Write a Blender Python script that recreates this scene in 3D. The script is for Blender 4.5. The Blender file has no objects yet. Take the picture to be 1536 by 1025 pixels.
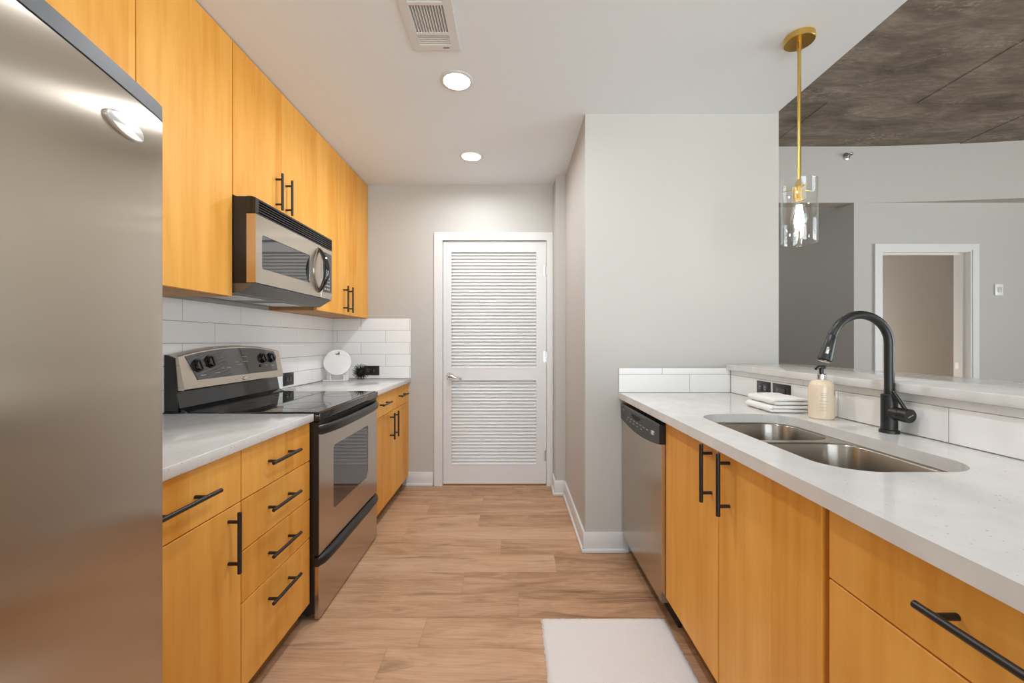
import bpy, bmesh, math, random
from mathutils import Vector, Matrix
from mathutils.geometry import tessellate_polygon

random.seed(7)
S = bpy.context.scene
COL = S.collection
PI = math.pi

# ------------------------------------------------------------------ camera, world, exposure
FPX = 612.0
CAMZ = 1.207
cam_d = bpy.data.cameras.new('camera')
cam = bpy.data.objects.new('camera', cam_d); COL.objects.link(cam)
cam.location = (0, 0, CAMZ)
cam.rotation_euler = (PI/2, 0, 0)
cam_d.sensor_width = 36.0; cam_d.sensor_fit = 'HORIZONTAL'
cam_d.lens = 36.0*FPX/1536.0
cam_d.clip_start = 0.02
S.camera = cam

w = bpy.data.worlds.new('sky'); S.world = w; w.use_nodes = True
# overcast sky above, added brightness below the horizon to lift the ceiling
_nt = w.node_tree; _bg = _nt.nodes['Background']
_tc = _nt.nodes.new('ShaderNodeTexCoord'); _sp = _nt.nodes.new('ShaderNodeSeparateXYZ'); _cr = _nt.nodes.new('ShaderNodeValToRGB')
_mr = _nt.nodes.new('ShaderNodeMapRange'); _mr.inputs['From Min'].default_value = -1; _mr.inputs['From Max'].default_value = 1
_nt.links.new(_tc.outputs['Generated'], _sp.inputs[0]); _nt.links.new(_sp.outputs['Z'], _mr.inputs['Value']); _nt.links.new(_mr.outputs[0], _cr.inputs[0])
_e = _cr.color_ramp.elements
_e[0].position = 0.47; _e[0].color = (0.95, 0.98, 1.0, 1)
_e[1].position = 0.53; _e[1].color = (0.52, 0.57, 0.64, 1)
_nt.links.new(_cr.outputs[0], _bg.inputs[0])
_bg.inputs[1].default_value = SKY = 13.8

S.view_settings.view_transform = 'Standard'
S.view_settings.look = 'None'
S.view_settings.gamma = 1.0
S.view_settings.use_curve_mapping = False
S.view_settings.exposure = 0.0
try:
    S.cycles.use_denoising = True
    S.cycles.max_bounces = 12; S.cycles.diffuse_bounces = 6
    S.cycles.transparent_max_bounces = 16
    S.cycles.sample_clamp_indirect = 6.0
except Exception:
    pass

def area_light(name, loc, rot, sx, sy, power, color=(1, 1, 1), shape='RECTANGLE', portal=False):
    l = bpy.data.lights.new(name, 'AREA'); l.shape = shape; l.size = sx
    if shape in ('RECTANGLE', 'ELLIPSE'): l.size_y = sy
    l.energy = power; l.color = color
    if portal: l.cycles.is_portal = True
    o = bpy.data.objects.new(name, l); COL.objects.link(o); o.location = loc; o.rotation_euler = rot
    return o

DOWNLIGHTS = [(-0.277, 2.045), (-0.286, 2.874), (0.30, 0.95)]  # the third is added out of view to light the sink counter
DL_POWER = 10.6
WARM = (0.96, 0.99, 1.03)
# daylight enters through unseen window openings sized for light (portals for the sky)
area_light('window_portal', (0.4, -3.68, 1.45), (PI/2, 0, 0), 3.2, 2.5, 1, portal=True)
area_light('window_portal', (6.88, -0.85, 1.45), (PI/2, 0, PI/2), 4.1, 2.5, 1, portal=True)

# unseen fill lights added to brighten the hallway and the room beyond the doorway
def point_light(name, loc, power, radius, color=(1.0, 0.96, 0.90)):
    l = bpy.data.lights.new(name, 'POINT'); l.energy = power; l.color = color; l.shadow_soft_size = radius
    o = bpy.data.objects.new(name, l); COL.objects.link(o); o.location = loc
point_light('room_fill', (4.05, 5.25, 0.90), 60, 0.06)
point_light('hall_fill', (2.1, 5.6, 2.2), 5, 0.06)

# ------------------------------------------------------------------ materials
def nodes_of(name):
    m = bpy.data.materials.new(name); m.use_nodes = True
    nt = m.node_tree
    return m, nt, nt.nodes['Principled BSDF']

def setp(b, **k):
    for n, v in k.items():
        key = {'color': 'Base Color', 'rough': 'Roughness', 'metal': 'Metallic', 'ior': 'IOR', 'aniso': 'Anisotropic',
               'coat': 'Coat Weight', 'coat_rough': 'Coat Roughness', 'spec': 'Specular IOR Level', 'trans': 'Transmission Weight',
               'sheen': 'Sheen Weight', 'sss': 'Subsurface Weight'}[n]
        if isinstance(v, tuple) and len(v) == 3: v = (*v, 1)
        b.inputs[key].default_value = v

def N(nt, t, **k):
    n = nt.nodes.new(t)
    for a, v in k.items():
        if a.startswith('i_'):
            n.inputs[int(a[2:]) if a[2:].isdigit() else a[2:]].default_value = v
        else:
            setattr(n, a, v)
    return n

def ramp(nt, stops):
    r = nt.nodes.new('ShaderNodeValToRGB')
    e = r.color_ramp.elements
    while len(e) < len(stops): e.new(0.5)
    for i, (p, c) in enumerate(stops):
        e[i].position = p; e[i].color = (*c, 1)
    return r

def coords(nt, scale=(1, 1, 1), kind='Object', loc=(0, 0, 0)):
    tc = nt.nodes.new('ShaderNodeTexCoord'); mp = nt.nodes.new('ShaderNodeMapping')
    mp.inputs['Scale'].default_value = scale; mp.inputs['Location'].default_value = loc
    nt.links.new(tc.outputs[kind], mp.inputs[0])
    return mp.outputs[0]

def plain(name, color, rough=0.5, metal=0.0, **k):
    m, nt, b = nodes_of(name); setp(b, color=color, rough=rough, metal=metal, **k); return m

def bump(nt, b, src, strength, dist=0.002):
    bp = N(nt, 'ShaderNodeBump'); bp.inputs['Strength'].default_value = strength; bp.inputs['Distance'].default_value = dist
    nt.links.new(src, bp.inputs['Height']); nt.links.new(bp.outputs[0], b.inputs['Normal'])

def paint(name, color, rough=0.6, amt=0.06):
    m, nt, b = nodes_of(name); setp(b, color=color, rough=rough)
    n = N(nt, 'ShaderNodeTexNoise'); n.inputs['Scale'].default_value = 90; n.inputs['Detail'].default_value = 2
    nt.links.new(coords(nt), n.inputs['Vector']); bump(nt, b, n.outputs[0], amt, 0.001)
    return m

def maple(name, light, dark, rough=0.33):
    m, nt, b = nodes_of(name); setp(b, rough=rough, spec=0.34)
    oi = N(nt, 'ShaderNodeObjectInfo')
    off = N(nt, 'ShaderNodeVectorMath', operation='SCALE'); off.inputs['Scale'].default_value = 9.0
    cx = N(nt, 'ShaderNodeCombineXYZ')
    for i in range(3): nt.links.new(oi.outputs['Random'], cx.inputs[i])
    nt.links.new(cx.outputs[0], off.inputs[0])
    def shifted(scale):
        a = N(nt, 'ShaderNodeVectorMath', operation='ADD')
        nt.links.new(coords(nt, scale), a.inputs[0]); nt.links.new(off.outputs[0], a.inputs[1]); return a.outputs[0]
    fine = N(nt, 'ShaderNodeTexNoise'); fine.inputs['Scale'].default_value = 1; fine.inputs['Detail'].default_value = 6; fine.inputs['Roughness'].default_value = 0.62
    nt.links.new(shifted((34, 34, 1.6)), fine.inputs['Vector'])
    soft = N(nt, 'ShaderNodeTexNoise'); soft.inputs['Scale'].default_value = 1; soft.inputs['Detail'].default_value = 3; soft.inputs['Distortion'].default_value = 1.4
    nt.links.new(shifted((7, 7, 1.3)), soft.inputs['Vector'])
    # veneer leaves: vertical strips of slightly different tone
    sep = N(nt, 'ShaderNodeSeparateXYZ'); nt.links.new(shifted((6.5, 6.5, 6.5)), sep.inputs[0])
    fl = N(nt, 'ShaderNodeMath', operation='FLOOR'); nt.links.new(sep.outputs['Y'], fl.inputs[0])
    wn = N(nt, 'ShaderNodeTexWhiteNoise', noise_dimensions='1D'); nt.links.new(fl.outputs[0], wn.inputs['W'])
    m1 = N(nt, 'ShaderNodeMath', operation='MULTIPLY_ADD'); m1.inputs[1].default_value = 0.45
    nt.links.new(fine.outputs[0], m1.inputs[0])
    m2 = N(nt, 'ShaderNodeMath', operation='MULTIPLY'); m2.inputs[1].default_value = 0.42; nt.links.new(soft.outputs[0], m2.inputs[0])
    nt.links.new(m2.outputs[0], m1.inputs[2])
    m3 = N(nt, 'ShaderNodeMath', operation='MULTIPLY_ADD'); m3.inputs[1].default_value = 0.16
    nt.links.new(wn.outputs['Value'], m3.inputs[0]); nt.links.new(m1.outputs[0], m3.inputs[2])
    r = ramp(nt, [(0.36, dark), (0.54, tuple((a+c)/2 for a, c in zip(light, dark))), (0.72, light)])
    nt.links.new(m3.outputs[0], r.inputs[0]); nt.links.new(r.outputs[0], b.inputs['Base Color'])
    return m

def steel(name, color, rough, aniso=0.85, rot=0.0, amt=0.0, var=0.05):
    """brushed metal: vertical brush lines, so reflections smear sideways and stay crisp up and down"""
    m, nt, b = nodes_of(name); setp(b, color=color, metal=1.0, rough=rough, aniso=aniso)
    b.inputs['Anisotropic Rotation'].default_value = rot
    tg = N(nt, 'ShaderNodeTangent', direction_type='RADIAL', axis='Z'); nt.links.new(tg.outputs[0], b.inputs['Tangent'])
    n = N(nt, 'ShaderNodeTexNoise'); n.inputs['Scale'].default_value = 1; n.inputs['Detail'].default_value = 3
    nt.links.new(coords(nt, (420, 420, 1.5)), n.inputs['Vector'])
    mr = N(nt, 'ShaderNodeMapRange'); mr.inputs['To Min'].default_value = rough*(1-var); mr.inputs['To Max'].default_value = rough*(1+var)
    nt.links.new(n.outputs[0], mr.inputs['Value']); nt.links.new(mr.outputs[0], b.inputs['Roughness'])
    if amt: bump(nt, b, n.outputs[0], amt, 0.0006)
    return m

def clear_glass(name, tint=(0.97, 0.98, 0.98), refl=1.0):
    m = bpy.data.materials.new(name); m.use_nodes = True; nt = m.node_tree; nt.nodes.clear()
    o = N(nt, 'ShaderNodeOutputMaterial'); mx = N(nt, 'ShaderNodeMixShader'); lw = N(nt, 'ShaderNodeLayerWeight'); lw.inputs['Blend'].default_value = 0.5
    pw = N(nt, 'ShaderNodeMath', operation='POWER'); pw.inputs[1].default_value = 4.0
    fr = N(nt, 'ShaderNodeMath', operation='MULTIPLY_ADD'); fr.inputs[1].default_value = 0.75; fr.inputs[2].default_value = 0.05
    nt.links.new(lw.outputs['Facing'], pw.inputs[0]); nt.links.new(pw.outputs[0], fr.inputs[0])
    t = N(nt, 'ShaderNodeBsdfTransparent'); t.inputs[0].default_value = (*tint, 1)
    g = N(nt, 'ShaderNodeBsdfGlossy'); g.inputs['Roughness'].default_value = 0.02; g.inputs['Color'].default_value = (refl, refl, refl, 1)
    nt.links.new(fr.outputs[0], mx.inputs[0]); nt.links.new(t.outputs[0], mx.inputs[1]); nt.links.new(g.outputs[0], mx.inputs[2])
    nt.links.new(mx.outputs[0], o.inputs[0]); return m

def emit(name, color, strength):
    m, nt, b = nodes_of(name); setp(b, color=color, rough=0.4)
    b.inputs['Emission Color'].default_value = (*color, 1); b.inputs['Emission Strength'].default_value = strength
    return m

def quartz():
    m, nt, b = nodes_of('white_quartz'); setp(b, rough=0.12, spec=0.5)
    c = coords(nt, (1, 1, 1))
    v = N(nt, 'ShaderNodeTexVoronoi'); v.inputs['Scale'].default_value = 125; nt.links.new(c, v.inputs['Vector'])
    lt = N(nt, 'ShaderNodeMath', operation='LESS_THAN'); lt.inputs[1].default_value = 0.21; nt.links.new(v.outputs['Distance'], lt.inputs[0])
    sp = N(nt, 'ShaderNodeSeparateColor'); nt.links.new(v.outputs['Color'], sp.inputs[0])
    gt = N(nt, 'ShaderNodeMath', operation='GREATER_THAN'); gt.inputs[1].default_value = 0.84; nt.links.new(sp.outputs[0], gt.inputs[0])
    ms = N(nt, 'ShaderNodeMath', operation='MULTIPLY'); nt.links.new(lt.outputs[0], ms.inputs[0]); nt.links.new(gt.outputs[0], ms.inputs[1])
    mm = N(nt, 'ShaderNodeMath', operation='MULTIPLY'); nt.links.new(ms.outputs[0], mm.inputs[0]); nt.links.new(sp.outputs[1], mm.inputs[1])
    n = N(nt, 'ShaderNodeTexNoise'); n.inputs['Scale'].default_value = 14; n.inputs['Detail'].default_value = 5; nt.links.new(c, n.inputs['Vector'])
    r = ramp(nt, [(0.3, (0.65, 0.64, 0.62)), (0.7, (0.72, 0.715, 0.70))]); nt.links.new(n.outputs[0], r.inputs[0])
    mx = N(nt, 'ShaderNodeMix', data_type='RGBA'); nt.links.new(mm.outputs[0], mx.inputs['Factor'])
    nt.links.new(r.outputs[0], mx.inputs[6]); mx.inputs[7].default_value = (0.36, 0.32, 0.28, 1)
    nt.links.new(mx.outputs[2], b.inputs['Base Color']); return m

def vinyl_plank():
    m, nt, b = nodes_of('oak_plank_floor'); setp(b, rough=0.42, spec=0.35)
    at = N(nt, 'ShaderNodeAttribute', attribute_name='tone')
    off = N(nt, 'ShaderNodeVectorMath', operation='SCALE'); off.inputs['Scale'].default_value = 17.0
    cx = N(nt, 'ShaderNodeCombineXYZ')
    for i in range(3): nt.links.new(at.outputs['Fac'], cx.inputs[i])
    nt.links.new(cx.outputs[0], off.inputs[0])
    def sh(scale):
        a = N(nt, 'ShaderNodeVectorMath', operation='ADD')
        nt.links.new(coords(nt, scale), a.inputs[0]); nt.links.new(off.outputs[0], a.inputs[1]); return a.outputs[0]
    n1 = N(nt, 'ShaderNodeTexNoise'); n1.inputs['Scale'].default_value = 1; n1.inputs['Detail'].default_value = 8; n1.inputs['Roughness'].default_value = 0.68
    n1.inputs['Distortion'].default_value = 1.3
    nt.links.new(sh((2.6, 17, 1)), n1.inputs['Vector'])
    n2 = N(nt, 'ShaderNodeTexNoise'); n2.inputs['Scale'].default_value = 1; n2.inputs['Detail'].default_value = 3; n2.inputs['Distortion'].default_value = 1.0
    nt.links.new(sh((1.1, 6.5, 1)), n2.inputs['Vector'])
    wv = N(nt, 'ShaderNodeTexWave', wave_type='RINGS', rings_direction='Z'); wv.inputs['Scale'].default_value = 2.2; wv.inputs['Distortion'].default_value = 9.0
    wv.inputs['Detail'].default_value = 3; wv.inputs['Detail Scale'].default_value = 0.8
    nt.links.new(sh((1.5, 11, 1)), wv.inputs['Vector'])
    a1 = N(nt, 'ShaderNodeMath', operation='MULTIPLY_ADD'); a1.inputs[1].default_value = 0.60; nt.links.new(n1.outputs[0], a1.inputs[0])
    a2 = N(nt, 'ShaderNodeMath', operation='MULTIPLY_ADD'); a2.inputs[1].default_value = 0.36; nt.links.new(n2.outputs[0], a2.inputs[0])
    a3 = N(nt, 'ShaderNodeMath', operation='MULTIPLY_ADD'); a3.inputs[1].default_value = 0.05; nt.links.new(wv.outputs['Fac'], a3.inputs[0])
    a4 = N(nt, 'ShaderNodeMath', operation='MULTIPLY'); a4.inputs[1].default_value = 0.17; nt.links.new(at.outputs['Fac'], a4.inputs[0])
    nt.links.new(a4.outputs[0], a3.inputs[2]); nt.links.new(a3.outputs[0], a2.inputs[2]); nt.links.new(a2.outputs[0], a1.inputs[2])
    r = ramp(nt, [(0.38, (0.23, 0.118, 0.060)), (0.50, (0.405, 0.228, 0.125)), (0.60, (0.52, 0.312, 0.182)), (0.76, (0.62, 0.395, 0.25))])
    nt.links.new(a1.outputs[0], r.inputs[0])
    # sparse dark mineral streaks and small knots
    n3 = N(nt, 'ShaderNodeTexNoise'); n3.inputs['Scale'].default_value = 1; n3.inputs['Detail'].default_value = 5; n3.inputs['Distortion'].default_value = 1.6
    nt.links.new(sh((1.7, 13, 1)), n3.inputs['Vector'])
    st_ = ramp(nt, [(0.58, (0, 0, 0)), (0.74, (1, 1, 1))]); nt.links.new(n3.outputs[0], st_.inputs[0])
    mx = N(nt, 'ShaderNodeMix', data_type='RGBA'); mul = N(nt, 'ShaderNodeMath', operation='MULTIPLY'); mul.inputs[1].default_value = 0.62
    nt.links.new(st_.outputs[0], mul.inputs[0]); nt.links.new(mul.outputs[0], mx.inputs['Factor'])
    nt.links.new(r.outputs[0], mx.inputs[6]); mx.inputs[7].default_value = (0.16, 0.085, 0.045, 1)
    nt.links.new(mx.outputs[2], b.inputs['Base Color'])
    return m

def concrete():
    m, nt, b = nodes_of('raw_concrete'); setp(b, rough=0.85, spec=0.2)
    n1 = N(nt, 'ShaderNodeTexNoise'); n1.inputs['Scale'].default_value = 1; n1.inputs['Detail'].default_value = 9; n1.inputs['Roughness'].default_value = 0.7; n1.inputs['Distortion'].default_value = 0.8
    nt.links.new(coords(nt, (1.6, 4.5, 2)), n1.inputs['Vector'])
    n2 = N(nt, 'ShaderNodeTexNoise'); n2.inputs['Scale'].default_value = 1; n2.inputs['Detail'].default_value = 12; n2.inputs['Roughness'].default_value = 0.8
    nt.links.new(coords(nt, (9, 45, 9)), n2.inputs['Vector'])
    a = N(nt, 'ShaderNodeMath', operation='MULTIPLY_ADD'); a.inputs[1].default_value = 0.35; nt.links.new(n2.outputs[0], a.inputs[0])
    c = N(nt, 'ShaderNodeMath', operation='MULTIPLY'); c.inputs[1].default_value = 0.7; nt.links.new(n1.outputs[0], c.inputs[0]); nt.links.new(c.outputs[0], a.inputs[2])
    r = ramp(nt, [(0.38, (0.12, 0.10, 0.078)), (0.54, (0.225, 0.192, 0.156)), (0.70, (0.40, 0.355, 0.30))])
    nt.links.new(a.outputs[0], r.inputs[0])
    # scabby pale laitance left by the formwork
    n3 = N(nt, 'ShaderNodeTexNoise'); n3.inputs['Scale'].default_value = 1; n3.inputs['Detail'].default_value = 3; n3.inputs['Distortion'].default_value = 0.5
    nt.links.new(coords(nt, (1.3, 2.6, 1)), n3.inputs['Vector'])
    n4 = N(nt, 'ShaderNodeTexNoise'); n4.inputs['Scale'].default_value = 1; n4.inputs['Detail'].default_value = 8; n4.inputs['Roughness'].default_value = 0.75
    nt.links.new(coords(nt, (26, 60, 20)), n4.inputs['Vector'])
    r3 = ramp(nt, [(0.52, (0, 0, 0)), (0.66, (1, 1, 1))]); nt.links.new(n3.outputs[0], r3.inputs[0])
    r4 = ramp(nt, [(0.50, (0, 0, 0)), (0.60, (1, 1, 1))]); nt.links.new(n4.outputs[0], r4.inputs[0])
    mk = N(nt, 'ShaderNodeMath', operation='MULTIPLY'); nt.links.new(r3.outputs[0], mk.inputs[0]); nt.links.new(r4.outputs[0], mk.inputs[1])
    mk2 = N(nt, 'ShaderNodeMath', operation='MULTIPLY'); mk2.inputs[1].default_value = 0.55; nt.links.new(mk.outputs[0], mk2.inputs[0])
    mx = N(nt, 'ShaderNodeMix', data_type='RGBA'); nt.links.new(mk2.outputs[0], mx.inputs['Factor'])
    nt.links.new(r.outputs[0], mx.inputs[6]); mx.inputs[7].default_value = (0.62, 0.56, 0.49, 1)
    nt.links.new(mx.outputs[2], b.inputs['Base Color'])
    bump(nt, b, n1.outputs[0], 0.3, 0.01)
    return m

M = {}
M['wall'] = paint('wall_paint', (0.485, 0.468, 0.436))
M['ceil'] = paint('ceiling_paint', (0.75, 0.795, 0.83), 0.8)
M['trim'] = plain('white_trim', (0.66, 0.655, 0.64), 0.4)
M['door'] = plain('white_door', (0.67, 0.665, 0.65), 0.4)
M['maple'] = maple('maple_veneer', (0.88, 0.465, 0.105), (0.71, 0.30, 0.035), 0.5)
M['carcass'] = maple('maple_carcass', (0.55, 0.29, 0.10), (0.38, 0.18, 0.05), 0.5)
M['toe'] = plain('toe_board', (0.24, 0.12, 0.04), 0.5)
M['black'] = plain('black_metal', (0.012, 0.011, 0.010), 0.38)
M['blackplastic'] = plain('black_plastic', (0.010, 0.010, 0.010), 0.32)
M['blackgloss'] = plain('black_enamel', (0.008, 0.008, 0.009), 0.08, spec=0.8)
M['glassblack'] = plain('dark_glass', (0.010, 0.010, 0.011), 0.04, ior=2.1)
M['cooktop'] = plain('ceramic_glass', (0.010, 0.010, 0.010), 0.03, ior=1.7)
M['greypanel'] = plain('charcoal_panel', (0.035, 0.034, 0.032), 0.05, ior=1.9)
M['graphics'] = plain('grey_print', (0.42, 0.41, 0.39), 0.5)
M['steel_z'] = steel('fridge_steel', (0.55, 0.485, 0.405), 0.20, 0.93)
M['steel_y'] = steel('appliance_steel', (0.58, 0.515, 0.44), 0.22, 0.9)
M['steel_sink'] = steel('sink_steel', (0.42, 0.38, 0.33), 0.27, 0.88, 0.25, var=0.0)
M['chrome'] = plain('bright_metal', (0.78, 0.77, 0.75), 0.12, 1.0)
M['nickel'] = plain('satin_nickel', (0.55, 0.54, 0.52), 0.25, 1.0)
M['greycap'] = plain('grey_cap', (0.07, 0.075, 0.08), 0.45)
M['quartz'] = quartz()
M['tile'] = plain('white_tile', (0.86, 0.86, 0.85), 0.14)
M['grout'] = plain('grout', (0.40, 0.385, 0.36), 0.9)
M['brass'] = plain('brushed_brass', (0.72, 0.47, 0.13), 0.28, 1.0)
M['glass'] = clear_glass('clear_glass')
M['pane'] = clear_glass('window_glass', (0.95, 0.97, 0.97))
M['lens'] = emit('lamp_lens', (1.0, 0.95, 0.87), 6.0)
M['filament'] = emit('filament', (1.0, 0.86, 0.62), 60.0)
M['dark'] = plain('cavity_shade', (0.02, 0.02, 0.02), 0.9)
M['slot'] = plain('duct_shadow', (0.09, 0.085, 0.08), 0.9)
M['floor'] = vinyl_plank()
M['concrete'] = concrete()
M['soap'] = plain('cream_soap', (0.80, 0.66, 0.49), 0.18, sss=0.0)
M['print'] = plain('tan_print', (0.52, 0.42, 0.30), 0.5)
M['white_ceramic'] = plain('white_ceramic', (0.85, 0.84, 0.82), 0.15)
M['whiteplastic'] = plain('white_plastic', (0.82, 0.82, 0.80), 0.35)

def cloth(name, color, scale, strength, dist):
    m, nt, b = nodes_of(name); setp(b, color=color, rough=0.95, sheen=0.2, spec=0.1)
    n = N(nt, 'ShaderNodeTexNoise'); n.inputs['Scale'].default_value = scale; n.inputs['Detail'].default_value = 4
    nt.links.new(coords(nt), n.inputs['Vector']); bump(nt, b, n.outputs[0], strength, dist); return m
M['towel'] = cloth('white_terry', (0.86, 0.85, 0.83), 420, 0.6, 0.003)
M['rug'] = cloth('white_pile', (0.83, 0.80, 0.78), 300, 0.7, 0.006)

# ------------------------------------------------------------------ mesh builder
class MB:
    def __init__(s): s.bm = bmesh.new()
    def _bevel(s, geom_verts, r, seg=2):
        es = {e for v in geom_verts for e in v.link_edges}
        bmesh.ops.bevel(s.bm, geom=list(es), offset=r, segments=seg, affect='EDGES', profile=0.5, clamp_overlap=True)
    def box(s, x0, y0, z0, x1, y1, z1, r=0.0, seg=2, mat=None):
        x0, x1 = min(x0, x1), max(x0, x1); y0, y1 = min(y0, y1), max(y0, y1); z0, z1 = min(z0, z1), max(z0, z1)
        v = [s.bm.verts.new(p) for p in ((x0,y0,z0),(x1,y0,z0),(x1,y1,z0),(x0,y1,z0),(x0,y0,z1),(x1,y0,z1),(x1,y1,z1),(x0,y1,z1))]
        if mat is not None:
            for q in v: q.co = mat @ q.co
        for f in ((0,3,2,1),(4,5,6,7),(0,1,5,4),(1,2,6,5),(2,3,7,6),(3,0,4,7)): s.bm.faces.new([v[i] for i in f])
        if r: s._bevel(v, r, seg)
        return s
    def prism(s, poly, a0, a1, axis='z', holes=(), r=0.0):
        """polygon (with holes) extruded between a0 and a1 along axis. 2-D coords: z->(x,y), x->(y,z), y->(x,z)"""
        def P(p, a): return {'z': (p[0], p[1], a), 'x': (a, p[0], p[1]), 'y': (p[0], a, p[1])}[axis]
        loops = [list(poly)] + [list(h) for h in holes]
        flat = [p for l in loops for p in l]
        lo = [s.bm.verts.new(P(p, a0)) for p in flat]; hi = [s.bm.verts.new(P(p, a1)) for p in flat]
        if holes:
            for t in tessellate_polygon([[Vector((p[0], p[1], 0)) for p in l] for l in loops]):
                try: s.bm.faces.new([lo[i] for i in t]); s.bm.faces.new([hi[i] for i in reversed(t)])
                except ValueError: pass
        else:
            s.bm.faces.new(lo); s.bm.faces.new(list(reversed(hi)))
        k = 0
        for l in loops:
            n = len(l)
            for i in range(n):
                j = (i+1) % n
                s.bm.faces.new([lo[k+i], lo[k+j], hi[k+j], hi[k+i]])
            k += n
        if r and not holes: s._bevel(lo+hi, r, 2)
        return s
    def loft(s, rings, close_ends=True, cyclic=True):
        vs = [[s.bm.verts.new(p) for p in ring] for ring in rings]
        n = len(vs[0])
        for a, b in zip(vs, vs[1:]):
            for i in range(n if cyclic else n-1):
                j = (i+1) % n
                s.bm.faces.new([a[i], a[j], b[j], b[i]])
        if close_ends:
            s.bm.faces.new(list(reversed(vs[0]))); s.bm.faces.new(vs[-1])
        return s
    def cyl(s, p0, p1, r, seg=20, r2=None, bev=0.0):
        p0, p1 = Vector(p0), Vector(p1); r2 = r if r2 is None else r2
        d = (p1-p0).normalized(); q = d.to_track_quat('Z', 'Y')
        ring = lambda c, rr: [c + q @ Vector((rr*math.cos(2*PI*i/seg), rr*math.sin(2*PI*i/seg), 0)) for i in range(seg)]
        if bev: return s.loft([ring(p0, r-bev), ring(p0+d*bev, r), ring(p1-d*bev, r2), ring(p1, r2-bev)])
        return s.loft([ring(p0, r), ring(p1, r2)])
    def tube(s, pts, r, seg=16, flat=1.0, up=None):
        pts = [Vector(p) for p in pts]; n = len(pts)
        rs = r if isinstance(r, (list, tuple)) else [r]*n
        rings = []; ref = Vector(up) if up else None
        for i, p in enumerate(pts):
            t = (pts[min(i+1, n-1)]-pts[max(i-1, 0)]).normalized()
            if ref is None: ref = t.orthogonal()
            a = (ref - t*ref.dot(t)).normalized(); b = t.cross(a)
            if not up: ref = a
            rings.append([p + a*rs[i]*math.cos(2*PI*k/seg) + b*rs[i]*flat*math.sin(2*PI*k/seg) for k in range(seg)])
        return s.loft(rings)
    def lathe(s, prof, c, seg=32, axis='z', closed=True):
        rings = []
        for r, h in prof:
            ring = []
            for i in range(seg):
                a = 2*PI*i/seg; u, v = max(r, 1e-5)*math.cos(a), max(r, 1e-5)*math.sin(a)
                o = {'z': (u, v, h), 'x': (h, u, v), 'y': (u, h, v)}[axis]
                ring.append((c[0]+o[0], c[1]+o[1], c[2]+o[2]))
            rings.append(ring)
        return s.loft(rings, close_ends=closed)
    def build(s, name, mat, parent=None, smooth=True, angle=35):
        bmesh.ops.remove_doubles(s.bm, verts=s.bm.verts, dist=1e-6)
        bmesh.ops.recalc_face_normals(s.bm, faces=s.bm.faces)
        off = world_loc(parent) if parent else Vector((0, 0, 0))
        if parent is None:                      # origin at the base centre of the mesh
            xs = [v.co for v in s.bm.verts]
            lo = Vector([min(c[i] for c in xs) for i in range(3)]); hi = Vector([max(c[i] for c in xs) for i in range(3)])
            off = Vector(((lo.x+hi.x)/2, (lo.y+hi.y)/2, lo.z))
        bmesh.ops.translate(s.bm, verts=s.bm.verts, vec=-off)
        me = bpy.data.meshes.new(name); 
        if smooth:
            for f in s.bm.faces: f.smooth = True
            for e in s.bm.edges:
                if len(e.link_faces) == 2 and e.calc_face_angle(0) > math.radians(angle): e.smooth = False
        s.bm.to_mesh(me); s.bm.free()
        for m_ in (mat if isinstance(mat, list) else [mat]): me.materials.append(m_)
        o = bpy.data.objects.new(name, me); COL.objects.link(o)
        if parent: o.parent = parent
        else: o.location = off
        return o

def world_loc(o):
    v = Vector((0, 0, 0))
    while o is not None: v += o.location; o = o.parent
    return v
def thing(name, label, cat, loc, group=None):
    o = bpy.data.objects.new(name, None); COL.objects.link(o); o.location = loc; o.empty_display_size = 0.1
    return tag(o, label, cat, group)
def tag(o, label, cat, group=None, kind=None):
    o['label'] = label; o['category'] = cat
    if group: o['group'] = group
    if kind: o['kind'] = kind
    return o
def struct(o, label, cat):
    return tag(o, label, cat, kind='structure')
def rrect(x0, y0, x1, y1, r, n=8):
    pts = []
    for cx, cy, a0 in ((x1-r, y1-r, 0), (x0+r, y1-r, PI/2), (x0+r, y0+r, PI), (x1-r, y0+r, 1.5*PI)):
        for i in range(n+1):
            a = a0 + PI/2*i/n; pts.append((cx+r*math.cos(a), cy+r*math.sin(a)))
    return pts
def circle(cx, cy, r, n=32): return [(cx+r*math.cos(2*PI*i/n), cy+r*math.sin(2*PI*i/n)) for i in range(n)]
def rect(x0, y0, x1, y1): return [(x0, y0), (x1, y0), (x1, y1), (x0, y1)]

# ------------------------------------------------------------------ key planes
XL = -1.503          # left wall
YB = 3.42            # back wall
ZC = 2.515           # kitchen ceiling
ZL = 3.03            # concrete ceiling of the living area
XC0, XC1, YC = 0.42, 1.533, 2.345   # boxed-out wall at the end of the right counter
YF = 3.80            # far wall of the living area
CT_L, CT_R = 0.898, 0.914
YR, XR = -3.7, 6.9   # window walls behind and to the right

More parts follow.
